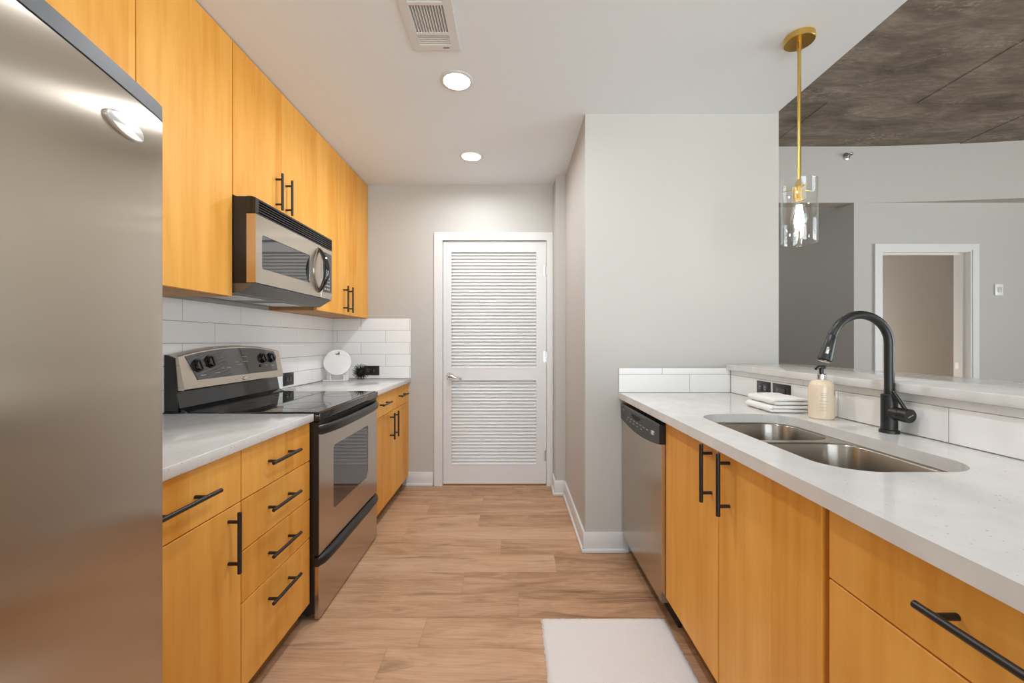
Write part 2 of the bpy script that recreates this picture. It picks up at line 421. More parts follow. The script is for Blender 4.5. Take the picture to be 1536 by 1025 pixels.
# ------------------------------------------------------------------ floor: planks running across the room
def make_floor():
    bm = bmesh.new(); lay = bm.faces.layers.float.new('tone')
    known = {0: -0.37, 1: 0.03, 2: -0.245, 3: 0.237, 4: -0.064, 5: 0.55, 6: -0.22, 7: 0.62, 8: -0.22, -1: -0.49}
    x_lo, x_hi = -1.62, 7.0
    for k in range(-31, 30):
        y0 = 1.604 + 0.1765*k; y1 = y0+0.1765
        if y1 < -3.8 or y0 > 6.6: continue
        j = known.get(k, random.uniform(-0.6, 0.6))
        cuts = [x_lo]; x = j - 1.22*8
        while x < x_hi:
            if x > x_lo: cuts.append(x)
            x += 1.22
        cuts.append(x_hi)
        for a, b in zip(cuts, cuts[1:]):
            if b-a < 0.01: continue
            g = 0.0005
            vs = [bm.verts.new(p) for p in ((a+g, y0+g, 0), (b-g, y0+g, 0), (b-g, y1-g, 0), (a+g, y1-g, 0))]
            f = bm.faces.new(vs); f[lay] = random.random()
    me = bpy.data.meshes.new('floor')
    vals = [f[lay] for f in bm.faces]
    # dark bed under the plank joints
    vs = [bm.verts.new(p) for p in ((x_lo, -3.85, -0.002), (x_hi, -3.85, -0.002), (x_hi, 6.7, -0.002), (x_lo, 6.7, -0.002))]
    f = bm.faces.new(vs); f.material_index = 1
    vs2 = [bm.verts.new((v.co.x, v.co.y, -0.08)) for v in vs]
    bm.faces.new(list(reversed(vs2))).material_index = 1
    bm.to_mesh(me); bm.free()
    me.materials.append(M['floor']); me.materials.append(plain('joint_bed', (0.27, 0.165, 0.10), 0.8))
    o = bpy.data.objects.new('floor', me); COL.objects.link(o)
    struct(o, 'oak look plank floor running across the kitchen', 'floor')
make_floor()

# ------------------------------------------------------------------ shell
def wallbox(name, label, *b, mat='wall'):
    mb = MB()
    for q in b: mb.box(*q)
    return struct(mb.build(name, M[mat], smooth=False), label, 'wall')

wallbox('wall_left', 'pale grey wall behind the refrigerator and range', (XL-0.12, -3.8, 0, XL, 3.56, ZL))
# back wall with the door opening
DX0, DX1, DZ = -0.585, 0.292, 2.062
mb = MB().prism([(XL, 0), (DX0, 0), (DX0, DZ), (DX1, DZ), (DX1, 0), (XC0+0.02, 0), (XC0+0.02, ZC), (XL, ZC)], YB, YB+0.12, 'y')
struct(mb.build('wall_back', M['wall'], smooth=False), 'pale grey end wall around the louvered door', 'wall')
wallbox('wall_closet', 'closet wall behind the louvered door, its shade painted on', (-0.9, YB+0.75, 0, 0.6, YB+0.80, ZC), mat='dark')  # near-black colour stands in for the unlit closet
# boxed-out wall (pantry chase) with the small jog near the door
mb = MB().prism([(XC0, YC), (XC1, YC), (XC1, 3.56), (0.345, 3.56), (0.345, 3.21), (XC0, 3.21)], 0, ZL, 'z')
struct(mb.build('wall_right', M['wall'], smooth=False), 'boxed out pale grey wall at the end of the sink counter', 'wall')
# half wall carrying the bar top
wallbox('wall_bar', 'half height wall behind the sink carrying the raised bar', (1.262, -0.30, 0, 1.40, YC, 1.044))
# kitchen ceiling (dropped), with holes for the lamps and the vent
VX0, VX1, VY0, VY1 = -0.44, -0.232, 1.475, 1.822
mb = MB().prism(rect(XL-0.1, -0.9, 1.515, 3.56), ZC, ZC+0.09, 'z',
                holes=[circle(x, y, 0.068, 28) for x, y in DOWNLIGHTS] + [rect(VX0+0.03, VY0+0.03, VX1-0.03, VY1-0.03)])
mb.box(XL-0.1, -0.9, ZC+0.09, 1.515, -0.8, ZL); mb.box(1.43, -0.8, ZC+0.09, 1.515, 3.56, ZL)
struct(mb.build('ceiling', M['ceil'], smooth=False), 'smooth dropped kitchen ceiling, pale grey', 'ceiling')
# raw concrete slab above with casting seams
mb = MB()
for (c, d), xs in (((-3.85, -1.2), [-1.65, -0.4, 0.62, 1.64, 2.66, 3.68, 4.70, 5.72, 7.0]), ((-1.2, 3.10), [-1.65, 0.02, 1.04, 2.06, 3.08, 4.55, 5.57, 7.0]), ((3.10, 6.7), [-1.65, 0.6, 1.6, 2.4, 4.10, 5.12, 7.0])):
    for i, (a, b) in enumerate(zip(xs, xs[1:])):
        dz = (0, 0.004, 0.001, 0.006, 0.012, 0.0, 0.005, 0)[i]
        mb.box(a+0.003, c+0.0012, ZL-dz, b-0.003, d-0.0012, ZL+0.1)
mb.box(-1.65, -3.85, ZL+0.02, 7.0, 6.7, ZL+0.14)
struct(mb.build('ceiling_living', M['concrete'], smooth=False), 'dark raw concrete ceiling with casting seams', 'ceiling')
# far living wall with a doorway, bulkhead over it, hallway and room
PX0, PX1, PZ = 3.425, 4.275, 2.057
mb = MB().prism([(3.185, 0), (PX0, 0), (PX0, PZ), (PX1, PZ), (PX1, 0), (7.0, 0), (7.0, 2.52), (3.185, 2.52)], YF, YF+0.13, 'y')
struct(mb.build('wall_far', M['wall'], smooth=False), 'pale grey far wall with an open doorway beyond the bar', 'wall')
fr = [(XC1, YF-0.001), (3.25, YF-0.001)]
for i in range(1, 13):
    t = i/12; fr.append((3.25+3.75*t, YF-0.001-0.62*(t**1.55)))
mb = MB().prism(fr + [(7.0, YF+0.13), (XC1, YF+0.13)], 2.50, ZL, 'z')
struct(mb.build('wall_bulkhead', M['wall'], angle=60), 'curved bulkhead band under the concrete ceiling', 'wall')
wallbox('wall_hall', 'grey hallway wall beyond the bar', (3.185, YF+0.13, 0, 3.29, 6.6, 2.52), (XC1, 6.5, 0, 3.29, 6.6, 2.52), (XC1-0.1, 3.56, 0, XC1, 6.6, 2.52))
wallbox('ceiling_hall', 'hallway ceiling', (XC1-0.1, YF+0.13, 2.52, 7.0, 6.6, 2.6), mat='ceil')
wallbox('wall_room', 'grey wall of the room through the doorway', (3.29, 5.55, 0, 7.0, 5.65, 2.52), (6.6, YF+0.13, 0, 6.7, 5.65, 2.52))
# window walls behind and right of the camera; unseen windows added for their light
def window_wall(name, wn, axis, pos, a0, a1, o0, o1, z0, z1, label):
    t = 0.14
    def bx(mb, u0, u1, p0, p1, za, zb):
        return mb.box(u0, p0, za, u1, p1, zb) if axis == 'y' else mb.box(p0, u0, za, p1, u1, zb)
    s = -1 if axis == 'y' else 1
    mb = MB(); p0, p1 = pos, pos+s*t
    bx(mb, a0, o0, p0, p1, 0, ZL); bx(mb, o1, a1, p0, p1, 0, ZL); bx(mb, o0, o1, p0, p1, 0, z0); bx(mb, o0, o1, p0, p1, z1, ZL)
    struct(mb.build(name, M['wall'], smooth=False), label, 'wall')
    f = MB(); n = 5; q0, q1 = pos+s*0.04, pos+s*0.09
    for i in range(n+1):
        u = o0 + (o1-o0)*i/n; bx(f, u-0.03, u+0.03, q0, q1, z0, z1)
    for z in (z0, z0+0.62*(z1-z0), z1): bx(f, o0, o1, q0, q1, z-0.03, z+0.03)
    fo = struct(f.build(wn, M['blackplastic'], smooth=False), 'unseen tall metal framed window, sized to light the living area', 'window')
    g = MB(); bx(g, o0, o1, pos+s*0.062, pos+s*0.068, z0, z1); g.build('pane', M['pane'], fo, smooth=False)
window_wall('wall_rear', 'unseen_window_1', 'y', YR, XL-0.12, 7.04, -1.2, 2.0, 0.2, 2.7, 'window wall behind the kitchen')
window_wall('wall_side', 'unseen_window_2', 'x', XR, -3.84, 3.9, -2.9, 1.2, 0.2, 2.7, 'window wall beside the living area')

# baseboards with shoe moulding
def baseboard(name, pts, label, h=0.115):
    """pts: floor polyline; the board stands to the left of the walking direction"""
    mb = MB()
    for (x0, y0), (x1, y1) in zip(pts, pts[1:]):
        d = Vector((x1-x0, y1-y0)).normalized(); n = Vector((-d.y, d.x))
        for t, za, zb, rr in ((0.013, 0, h, 0.003), (0.024, 0, 0.022, 0.006)):
            e = 0.0
            L = (Vector((x1, y1))-Vector((x0, y0))).length
            mat = Matrix.Translation((x0, y0, 0)) @ Matrix(((d.x, n.x, 0, 0), (d.y, n.y, 0, 0), (0, 0, 1, 0), (0, 0, 0, 1)))
            mb.box(-t*0.98 if (x0, y0) in CORNERS else 0, 0, za, L+(t*0.98 if (x1, y1) in CORNERS else 0), t, zb, rr, 2, mat)
    struct(mb.build(name, M['trim']), label, 'baseboard')
CORNERS = {(XC0, YC), (0.345, 3.21)}
baseboard('baseboard_back', [(-0.66, YB), (-0.885, YB)], 'white baseboard between the far cabinet and the door')
baseboard('baseboard_right', [(0.668, YC), (XC0, YC), (XC0, 3.21), (0.345, 3.21), (0.345, YB-0.02)], 'white baseboard stepping around the boxed out wall')

# ------------------------------------------------------------------ louvered door
mb = MB()
CW = 0.066
mb.prism([(DX0-CW, 0), (DX0, 0), (DX0, DZ-0.006), (DX1, DZ-0.006), (DX1, 0), (DX1+0.050, 0), (DX1+0.050, DZ+0.058), (DX0-CW, DZ+0.058)], YB-0.016, YB, 'y', r=0.002)
mb.prism([(DX0-0.012, 0), (DX0+0.004, 0), (DX0+0.004, DZ-0.008), (DX1-0.004, DZ-0.008), (DX1-0.004, 0), (DX1+0.010, 0), (DX1+0.010, DZ+0.004), (DX0-0.012, DZ+0.004)], YB-0.010, YB+0.115, 'y')
struct(mb.build('trim_1', M['trim'], smooth=False), 'white casing around the louvered door', 'door frame')
sx0, sx1, sz0, sz1 = -0.577, 0.284, 0.012, 2.046
yd0, yd1 = YB+0.004, YB+0.039
lx0, lx1 = -0.508, 0.203
LOUV = [(0.985, 1.962), (0.175, 0.885)]
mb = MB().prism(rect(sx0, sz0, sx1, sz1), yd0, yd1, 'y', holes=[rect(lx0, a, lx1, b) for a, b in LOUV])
door = struct(mb.build('door_1', M['door'], smooth=False), 'white louvered closet door at the end of the kitchen', 'door')
for (a, b) in LOUV:
    p = MB(); n = round((b-a)/0.0283); st = (b-a)/n
    for i in range(n):
        zc = a + st*(i+0.5)
        mat = Matrix.Translation(((lx0+lx1)/2, (yd0+yd1)/2+0.001, zc)) @ Matrix.Rotation(math.radians(-38), 4, 'X')
        p.box(-(lx1-lx0)/2, -0.0035, -0.021, (lx1-lx0)/2, 0.0035, 0.021, 0.0015, 1, mat)
    # bead framing the opening
    for z in (a, b): p.box(lx0, yd0-0.002, z-0.004, lx1, yd0+0.006, z+0.004)
    p.build('louver_panel', M['door'], door)
hb = MB()
hx, hz = -0.520, 0.915
hb.cyl((hx, yd0, hz), (hx, yd0-0.010, hz), 0.032, 28, 0.030, 0.002)
hb.cyl((hx, yd0-0.010, hz), (hx, yd0-0.045, hz), 0.016, 20, 0.013)
hb.tube([(hx-0.008, yd0-0.048, hz+0.004), (hx+0.02, yd0-0.052, hz+0.003), (hx+0.055, yd0-0.050, hz-0.008), (hx+0.09, yd0-0.046, hz-0.017), (hx+0.102, yd0-0.044, hz-0.018)], [0.013, 0.013, 0.010, 0.008, 0.005], 14)
hb.build('door_handle', M['nickel'], door)
hb = MB().box(sx0-0.006, yd0-0.004, hz-0.028, sx0-0.002, yd0+0.03, hz+0.028); hb.build('latch_plate', M['nickel'], door)
for z in (1.80, 1.08, 0.25):
    hb = MB().cyl((sx1+0.003, yd0-0.006, z-0.045), (sx1+0.003, yd0-0.006, z+0.045), 0.006, 12)
    hb.box(sx1-0.018, yd0-0.001, z-0.045, sx1+0.003, yd0+0.003, z+0.045); hb.build('hinge', M['nickel'], door)
mb = MB().box(DX0, YB+0.0, 0.0, DX1, YB+0.11, 0.008); struct(mb.build('gap_shade', M['toe'], smooth=False), 'dark threshold put in for the gap under the louvered door', 'shading')  # dark strip coloured as the shade in the gap below the door

# open doorway in the far wall
mb = MB()
mb.prism([(PX0-0.058, 0), (PX0, 0), (PX0, PZ), (PX1, PZ), (PX1, 0), (PX1+0.060, 0), (PX1+0.060, PZ+0.058), (PX0-0.058, PZ+0.058)], YF-0.018, YF, 'y', r=0.002)
for x0, x1 in ((PX0, PX0+0.016), (PX1-0.016, PX1)): mb.box(x0, YF-0.012, 0, x1, YF+0.135, PZ)
mb.box(PX0+0.016, YF-0.012, PZ-0.016, PX1-0.016, YF+0.135, PZ)
mb.box(PX1-0.03, YF+0.045, 0, PX1-0.016, YF+0.08, PZ-0.016); mb.box(PX0+0.016, YF+0.045, 0, PX0+0.03, YF+0.08, PZ-0.016); mb.box(PX0+0.03, YF+0.045, PZ-0.03, PX1-0.03, YF+0.08, PZ-0.016)
dw = struct(mb.build('trim_3', M['trim'], smooth=False), 'white casing of the open doorway beyond the bar', 'door frame')
MB().box(PX1-0.0185, YF+0.088, 0.945, PX1-0.0155, YF+0.118, 1.005).build('strike_plate', M['nickel'], dw)

# ------------------------------------------------------------------ backsplashes
def backsplash(name, label, axis, pos, s, u0, u1, z0, z1, rows, parent=None):
    """rows: (za, zb, first joint u); s: direction the tile faces along axis"""
    bed = MB(); g = 0.0013; th = 0.009
    def bx(mb, ua, ub, d0, d1, za, zb, r=0):
        if axis == 'x': mb.box(pos+s*d0, ua, za, pos+s*d1, ub, zb, r, 1)
        else: mb.box(ua, pos+s*d0, za, ub, pos+s*d1, zb, r, 1)
    bx(bed, u0, u1, 0.0008, 0.0068, z0, z1)
    root = tag(bed.build(name, M['grout'], smooth=False), label, 'backsplash')
    tl = MB()
    for za, zb, j, wd in rows:
        cuts = [u0]; u = j - wd*30
        while u < u1:
            if u > u0+0.002: cuts.append(u)
            u += wd
        cuts.append(u1)
        for a, b in zip(cuts, cuts[1:]):
            if b-a > 0.006: bx(tl, a+g, b-g, 0.001, th, za+g, zb-g, 0.0012)
    tl.build('tiles', M['tile'], root)
    return root
T = 0.1005
rowsL = []
z = 1.40
for k, j in enumerate((1.851, 2.053, 1.851, 2.053, 1.851)):
    rowsL.append((max(z-T, CT_L+0.001), z, j, 0.397)); z -= T
backsplash('tile_backsplash', 'white subway tile backsplash behind the range', 'x', XL, 1, 0.87, YB-0.0105, CT_L+0.001, 1.40, rowsL)
rowsB = []; z = 1.40
for k, j in enumerate((-1.463+0.2, -1.463, -1.463+0.2, -1.463, -1.463+0.2)):
    rowsB.append((max(z-T, CT_L+0.001), z, j, 0.406)); z -= T
backsplash('tile_backsplash', 'white subway tile panel on the end wall left of the louvered door', 'y', YB, -1, XL+0.0005, -0.846, CT_L+0.001, 1.40, rowsB)
backsplash('tile_backsplash', 'short white tile strip on the boxed out wall above the dishwasher', 'y', YC, -1, 0.612, 1.2505, CT_R+0.001, 1.056,
           [(CT_R+0.001, 1.018, 1.018, 0.406), (1.018, 1.056, 0.86, 0.406)])
backsplash('tile_backsplash', 'white tile strip along the half wall behind the faucet', 'x', 1.262, -1, -0.28, YC-0.0005, CT_R+0.001, 1.043,
           [(CT_R+0.001, 1.017, 1.172, 0.397), (1.017, 1.043, 1.36, 0.397)])

# ------------------------------------------------------------------ cabinets
def bar_handle(parent, x, y, z, s, axis, L=0.188, pitch=0.128, r=0.0062, out=0.034):
    """x: face of the door; s: outward direction along X"""
    mb = MB(); c = Vector((x+s*out, y, z)); d = Vector((0, 1, 0)) if axis == 'y' else Vector((0, 0, 1))
    mb.cyl(c-d*L/2, c+d*L/2, r, 16, bev=0.0012)
    for k in (-1, 1):
        p = c + d*k*pitch/2; mb.cyl((x, p.y, p.z), (p.x, p.y, p.z), 0.0052, 12)
    return mb.build('handle', M['black'], parent)

def cabinet(name, label, s, y0, y1, z0, z1, xb, xf, fronts, toe=None, group=None, top=False, g=0.0018):
    """xb back plane, xf face of the doors, s outward; fronts: (kind, ya, yb, za, zb, handle axis, hy, hz)"""
    t = thing(name, label, 'cabinet', ((xb+xf)/2, (y0+y1)/2, 0 if toe else z0), group)
    xi = xf - s*0.021; p = 0.016
    c = MB()
    c.box(xb, y0, z0, xi, y0+p, z1); c.box(xb, y1-p, z0, xi, y1, z1)
    c.box(xb, y0+p, z0, xi, y1-p, z0+p); c.box(xb, y0+p, z0+p, xb+s*0.008, y1-p, z1)
    if top: c.box(xb, y0+p, z1-p, xi, y1-p, z1)
    else: c.box(xi-s*0.045, y0+p, z1-p, xi, y1-p, z1)
    c.build('carcass', M['carcass'], t, smooth=False)
    if toe:
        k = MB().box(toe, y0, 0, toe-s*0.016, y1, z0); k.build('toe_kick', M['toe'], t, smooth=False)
    for kind, ya, yb, za, zb, ax, hy, hz in fronts:
        d = MB().box(xi+s*0.001, ya+g, za+g, xf, yb-g, zb-g, 0.0012, 1).build(kind, M['maple'], t)
        if ax: bar_handle(d, xf, hy, hz, s, ax, 0.235 if (yb-ya > 0.43 and hy < 1.1 and s > 0) else 0.188)
    return t

XU = -1.207           # face of the wall cabinets
ZU = 1.40
UB = XL+0.001
WG = 'maple wall cabinets'
cabinet('wall_cabinet', 'tall maple wall cabinet between the refrigerator and the microwave', 1, 0.859, 1.762, ZU, ZC-0.002, UB, XU,
        [('door', 0.859, 1.310, ZU, ZC-0.004, 'z', 1.268, 1.51), ('door', 1.310, 1.762, ZU, ZC-0.004, 'z', 1.338, 1.505)], group=WG, top=True)
cabinet('wall_cabinet', 'short maple wall cabinet above the microwave', 1, 1.764, 2.520, 1.842, ZC-0.002, UB, XU,
        [('door', 1.764, 2.135, 1.842, ZC-0.004, 'z', 2.086, 1.972), ('door', 2.135, 2.520, 1.842, ZC-0.004, 'z', 2.178, 1.972)], group=WG, top=True)
cabinet('wall_cabinet', 'tall maple wall cabinet against the end wall', 1, 2.522, 3.418, ZU, ZC-0.002, UB, XU,
        [('door', 2.522, 2.968, ZU, ZC-0.004, 'z', 2.923, 1.512), ('door', 2.968, 3.418, ZU, ZC-0.004, 'z', 3.010, 1.512)], group=WG, top=True)

XFL, TOEL, ZTL = -0.865, -0.915, 0.864
BG = 'maple base cabinets on the range side'
cabinet('base_cabinet', 'maple base cabinet beside the refrigerator with one drawer over one door', 1, 0.862, 1.303, 0.085, ZTL, UB, XFL,
        [('drawer', 0.862, 1.303, 0.697, ZTL-0.003, 'y', 1.050, 0.782), ('door', 0.862, 1.303, 0.085, 0.697, 'z', 1.245, 0.592)], TOEL, BG)
cabinet('base_cabinet', 'maple four drawer base cabinet touching the range', 1, 1.305, 1.746, 0.085, ZTL, UB, XFL,
        [('drawer', 1.305, 1.746, 0.697, ZTL-0.003, 'y', 1.515, 0.782), ('drawer', 1.305, 1.746, 0.533, 0.697, 'y', 1.515, 0.618),
         ('drawer', 1.305, 1.746, 0.366, 0.533, 'y', 1.515, 0.455), ('drawer', 1.305, 1.746, 0.085, 0.366, 'y', 1.515, 0.292)], TOEL, BG)
cabinet('base_cabinet', 'maple base cabinet between the range and the end wall', 1, 2.524, 3.414, 0.085, ZTL, UB, XFL,
        [('drawer', 2.524, 2.941, 0.708, ZTL-0.003, 'y', 2.735, 0.790), ('drawer', 2.941, 3.414, 0.708, ZTL-0.003, 'y', 3.18, 0.790),
         ('door', 2.524, 2.941, 0.085, 0.708, 'z', 2.893, 0.606), ('door', 2.941, 3.414, 0.085, 0.708, 'z', 2.990, 0.606)], TOEL, BG)
XFR, TOER, ZTR = 0.645, 0.715, 0.880
RG = 'maple base cabinets on the sink side'
XBR = 1.26
cabinet('sink_cabinet', 'maple sink base cabinet with two tall doors beside the dishwasher', -1, 0.834, 1.714, 0.130, ZTR, XBR, XFR,
        [('door', 1.276, 1.714, 0.130, ZTR-0.003, 'z', 1.318, 0.782), ('door', 0.846, 1.276, 0.130, ZTR-0.003, 'z', 1.210, 0.782)], TOER, RG, g=0.0035)
cabinet('base_cabinet', 'maple drawer base cabinet nearest the camera on the sink side', -1, 0.222, 0.832, 0.130, ZTR, XBR, XFR,
        [('drawer', 0.222, 0.832, 0.726, ZTR-0.003, 'y', 0.527, 0.808), ('drawer', 0.222, 0.832, 0.430, 0.726, 'y', 0.527, 0.60), ('drawer', 0.222, 0.832, 0.130, 0.430, 'y', 0.527, 0.30)], TOER, RG)
o = MB().box(0.652, 2.322, 0.125, 0.671, 2.3305, 0.8795).build('cabinet_filler', M['maple'], smooth=False)
tag(o, 'narrow maple filler strip between the dishwasher and the wall', 'cabinet filler')

# ------------------------------------------------------------------ countertops
def slab(name, poly, z0, z1, label, holes=(), cat='countertop', group=None):
    mb = MB().prism(poly, z0, z1, 'z', holes=holes, r=0 if holes else 0.003)
    return tag(mb.build(name, M['quartz'], smooth=not holes, angle=50), label, cat, group)
slab('countertop', rect(XL+0.0015, 0.862, -0.848, 1.7475), 0.865, CT_L, 'white quartz countertop between the refrigerator and the range')
slab('countertop', rect(XL+0.0015, 2.5225, -0.848, YB-0.001), 0.865, CT_L, 'white quartz countertop in the corner by the end wall')
CUT = rrect(0.735, 0.915, 1.092, 1.648, 0.105, 10)
slab('countertop', rect(0.614, -0.28, 1.2605, YC-0.001), 0.8805, CT_R, 'long white quartz countertop with the sink cut into it', holes=[CUT])
slab('bar_top', [(1.226, -0.34), (1.67, -0.34), (1.67, 2.62), (1.536, 2.62), (1.536, YC-0.001), (1.226, YC-0.001)], 1.0445, 1.075,
     'raised white quartz bar top on the half wall behind the sink', cat='bar top')

# ------------------------------------------------------------------ refrigerator
FY0, FY1 = -0.03, 0.855
fr_ = thing('refrigerator', 'stainless steel refrigerator with bowed doors at the left edge', 'refrigerator', (-1.1, 0.41, 0))
MB().box(XL+0.03, FY0, 0.02, -0.83, FY1, 1.69, 0.004).build('body', M['greycap'], fr_)
def fx(y):
    s = FY1 - abs(0) - y if y > 0.4125 else y - FY0
    return -0.730 + 0.250*s - 0.12*s*s
def fridge_door(y0, y1, hy):
    def outline(inset=0.0, n=26):
        pts = []
        for i in range(n+1):
            y = y0+inset + (y1-y0-2*inset)*i/n
            e = min(i, n-i); rr = (0.0025, 0.0005, 0.0)[e] if e < 3 else 0
            pts.append((fx(y)-inset-rr, y))
        return pts
    f = outline()
    d = MB().prism(f + [(-0.828, y1), (-0.828, y0)], 0.06, 1.664, 'z').build('door', M['steel_z'], fr_, angle=30)
    c = MB()
    base = outline(); top = outline(0.003)
    c.loft([[(x, y, 1.6675) for x, y in base] + [(-0.828, y1, 1.6675), (-0.828, y0, 1.6675)],
            [(x, y, 1.672) for x, y in base] + [(-0.828, y1, 1.672), (-0.828, y0, 1.672)],
            [(x, y, 1.698) for x, y in outline(0.0005)] + [(-0.828, y1, 1.694), (-0.828, y0, 1.694)],
            [(x, y, 1.700) for x, y in top] + [(-0.828, y1, 1.700), (-0.828, y0, 1.700)]])
    c.build('door_cap', M['greycap'], d)
    MB().prism([(x-0.004, y) for x, y in f] + [(-0.828, y1), (-0.828, y0)], 1.6635, 1.668, 'z').build('gasket_line', M['blackplastic'], d)
    h = MB(); hx_ = fx(hy)+0.055
    h.tube([(fx(hy)-0.005, hy, 0.62), (hx_, hy, 0.66), (hx_, hy, 1.0), (hx_, hy, 1.36), (fx(hy)-0.005, hy, 1.40)], 0.013, 14)
    h.build('handle', M['steel_z'], d)
    return d
d1 = fridge_door(0.4145, FY1, 0.455); d2 = fridge_door(FY0, 0.4105, 0.37)
# oval badge near the top corner
by, bz = 0.741, 1.598
b = MB()
sl = math.atan(0.255-0.24*(FY1-by))
mat = Matrix.Translation((fx(by), by, bz)) @ Matrix.Rotation(sl, 4, 'Z')
rings = []
for sc, xx in ((1.0, -0.002), (1.0, 0.003), (0.90, 0.0055), (0.0005, 0.006)):
    rings.append([mat @ Vector((xx, 0.048*sc*math.cos(2*PI*i/36), 0.019*sc*math.sin(2*PI*i/36))) for i in range(36)])
b.loft(rings).build('badge', plain('satin_badge', (0.62, 0.61, 0.59), 0.38, 0.7), d1)

# ------------------------------------------------------------------ over-the-range microwave
mw = thing('microwave', 'stainless and black microwave mounted over the range', 'microwave', (-1.3, 2.142, 1.416))
my0, my1 = 1.766, 2.518
XM = -1.110
MB().box(XL+0.012, my0, 1.462, -1.150, my1, 1.838, 0.003).build('body', M['black'], mw)
v = MB()
v.box(-1.150, my0, 1.764, -1.128, my1, 1.838)
v.prism([(-1.130, 1.828), (-1.130, 1.838), (-1.126, 1.838), (XM, 1.832), (XM, 1.828)], my0, my1, 'y')
v.box(-1.130, my0, 1.764, XM, my1, 1.769)
v.box(-1.130, my0, 1.769, XM, my0+0.022, 1.828); v.box(-1.130, my1-0.012, 1.769, XM, my1, 1.828)
vg = v.build('vent_frame', M['blackplastic'], mw, smooth=False)
v = MB()
for i in range(5): v.box(XM-0.016, my0+0.021, 1.7775+i*0.0115, XM-0.001, my1-0.011, 1.7825+i*0.0115, 0.0012, 1)
v.build('vent_slats', M['blackgloss'], vg)
ds = 2.372
v = MB()
# slightly bowed stainless door with a window opening
v.prism(rect(my0+0.001, 1.463, ds, 1.762), -1.150, XM, 'x', holes=[rrect(1.812, 1.530, 2.243, 1.680, 0.012, 5)])
md = v.build('door', M['steel_y'], mw, smooth=False)
MB().prism(rrect(1.8125, 1.5305, 2.2425, 1.6795, 0.012, 5), -1.149, XM-0.003, 'x').build('window', M['glassblack'], md)
# almond-shaped recess plate behind the handle
al = []
for i in range(25):
    t = i/24; al.append((2.335-0.052*math.sin(PI*t)**1.2-0.0, 1.485+0.262*t))
for i in range(25):
    t = 1-i/24; al.append((2.338+0.026*math.sin(PI*t), 1.485+0.262*t))
al = al[:24]+al[25:-1]
MB().prism(al, XM-0.002, XM+0.0035, 'x').build('handle_plate', M['steel_y'], md)
h = MB(); pts = []; rs = []
for i in range(21):
    t = i/20; pts.append((XM-0.002+0.052*math.sin(PI*t)**0.8, 2.340, 1.490+0.252*t)); rs.append(0.006+0.010*math.sin(PI*t)**0.6)
h.tube(pts, rs, 14).build('handle', M['blackgloss'], md)
cp = MB().box(-1.150, ds+0.002, 1.463, XM, my1-0.001, 1.762, 0.002, 1).build('control_panel', M['steel_y'], mw)
MB().prism(rrect(ds+0.030, 1.500, my1-0.014, 1.735, 0.006, 4), XM-0.001, XM+0.003, 'x').build('keypad', M['greypanel'], cp)
k = MB()
for i in range(7):
    for j in range(3): k.box(XM+0.0025, ds+0.040+j*0.024, 1.515+i*0.022, XM+0.0036, ds+0.055+j*0.024, 1.524+i*0.022)
k.build('key_marks', M['graphics'], cp, smooth=False)
v = MB().prism([(-1.46, 1.418), (-1.185, 1.418), (-1.114, 1.4605), (-1.46, 1.4605)], my0+0.002, my1-0.002, 'y').build('base_panel', plain('graphite_metal', (0.17, 0.16, 0.15), 0.4, 0.6), mw, smooth=False)
for y in (1.85, 2.22): MB().box(-1.42, y, 1.4155, -1.24, y+0.22, 1.419).build('grease_filter', M['nickel'], mw, smooth=False)

# ------------------------------------------------------------------ range
rg = thing('range', 'freestanding electric range, stainless and black, with glass cooktop', 'stove', (-1.16, 2.135, 0))
ry0, ry1 = 1.7555, 2.5155
XR0 = -0.832
MB().box(XL+0.03, ry0, 0.03, -0.852, ry1, 0.866).build('body', M['black'], rg, smooth=False)
for y in (ry0+0.05, ry1-0.05):
    for x in (-1.40, -0.90): MB().cyl((x, y, 0), (x, y, 0.032), 0.016, 12).build('levelling_foot', M['blackplastic'], rg)
MB().box(XL+0.085, ry0+0.001, 0.862, -0.826, ry1-0.001, 0.900, 0.005, 2).build('cooktop_frame', M['blackgloss'], rg)
ck = MB().box(-1.395, ry0+0.010, 0.8995, -0.838, ry1-0.010, 0.9025, 0.001, 1).build('cooktop_glass', M['cooktop'], rg)
for x, y, rad in ((-0.98, 1.95, 0.105), (-0.98, 2.33, 0.085), (-1.25, 1.95, 0.085), (-1.25, 2.33, 0.105)):
    MB().prism(circle(x, y, rad, 48), 0.9024, 0.9028, 'z', holes=[circle(x, y, rad-0.002, 48)]).build('burner_ring', M['blackplastic'], ck, smooth=False)
# backguard: black lower apron, tilted stainless panel with arched top
MB().prism([(XL+0.012, 0.866), (-1.402, 0.866), (-1.402, 0.905), (-1.432, 0.918), (-1.446, 0.992), (XL+0.012, 0.992)], ry0+0.002, ry1-0.002, 'y').build('backguard_apron', M['blackgloss'], rg)
def bz_top(y): 
    t = (y-ry0)/(ry1-ry0); return 1.148 + 0.036*4*t*(1-t) + 0.004*t
def bx_at(z): return -1.408 - 0.20*(z-0.995)      # tilted face
n = 24
f = MB(); front = [(ry0+(ry1-ry0)*i/n) for i in range(n+1)]
rings = []
for y in front:
    zt = bz_top(y)
    rings.append([(XL+0.014, y, 0.994), (bx_at(0.995)-0.004, y, 0.994), (bx_at(0.999), y, 0.999), (bx_at(zt-0.008), y, zt-0.008), (bx_at(zt)-0.010, y, zt), (XL+0.014, y, zt)])
bgd = f.loft(rings).build('backguard', M['steel_y'], rg)
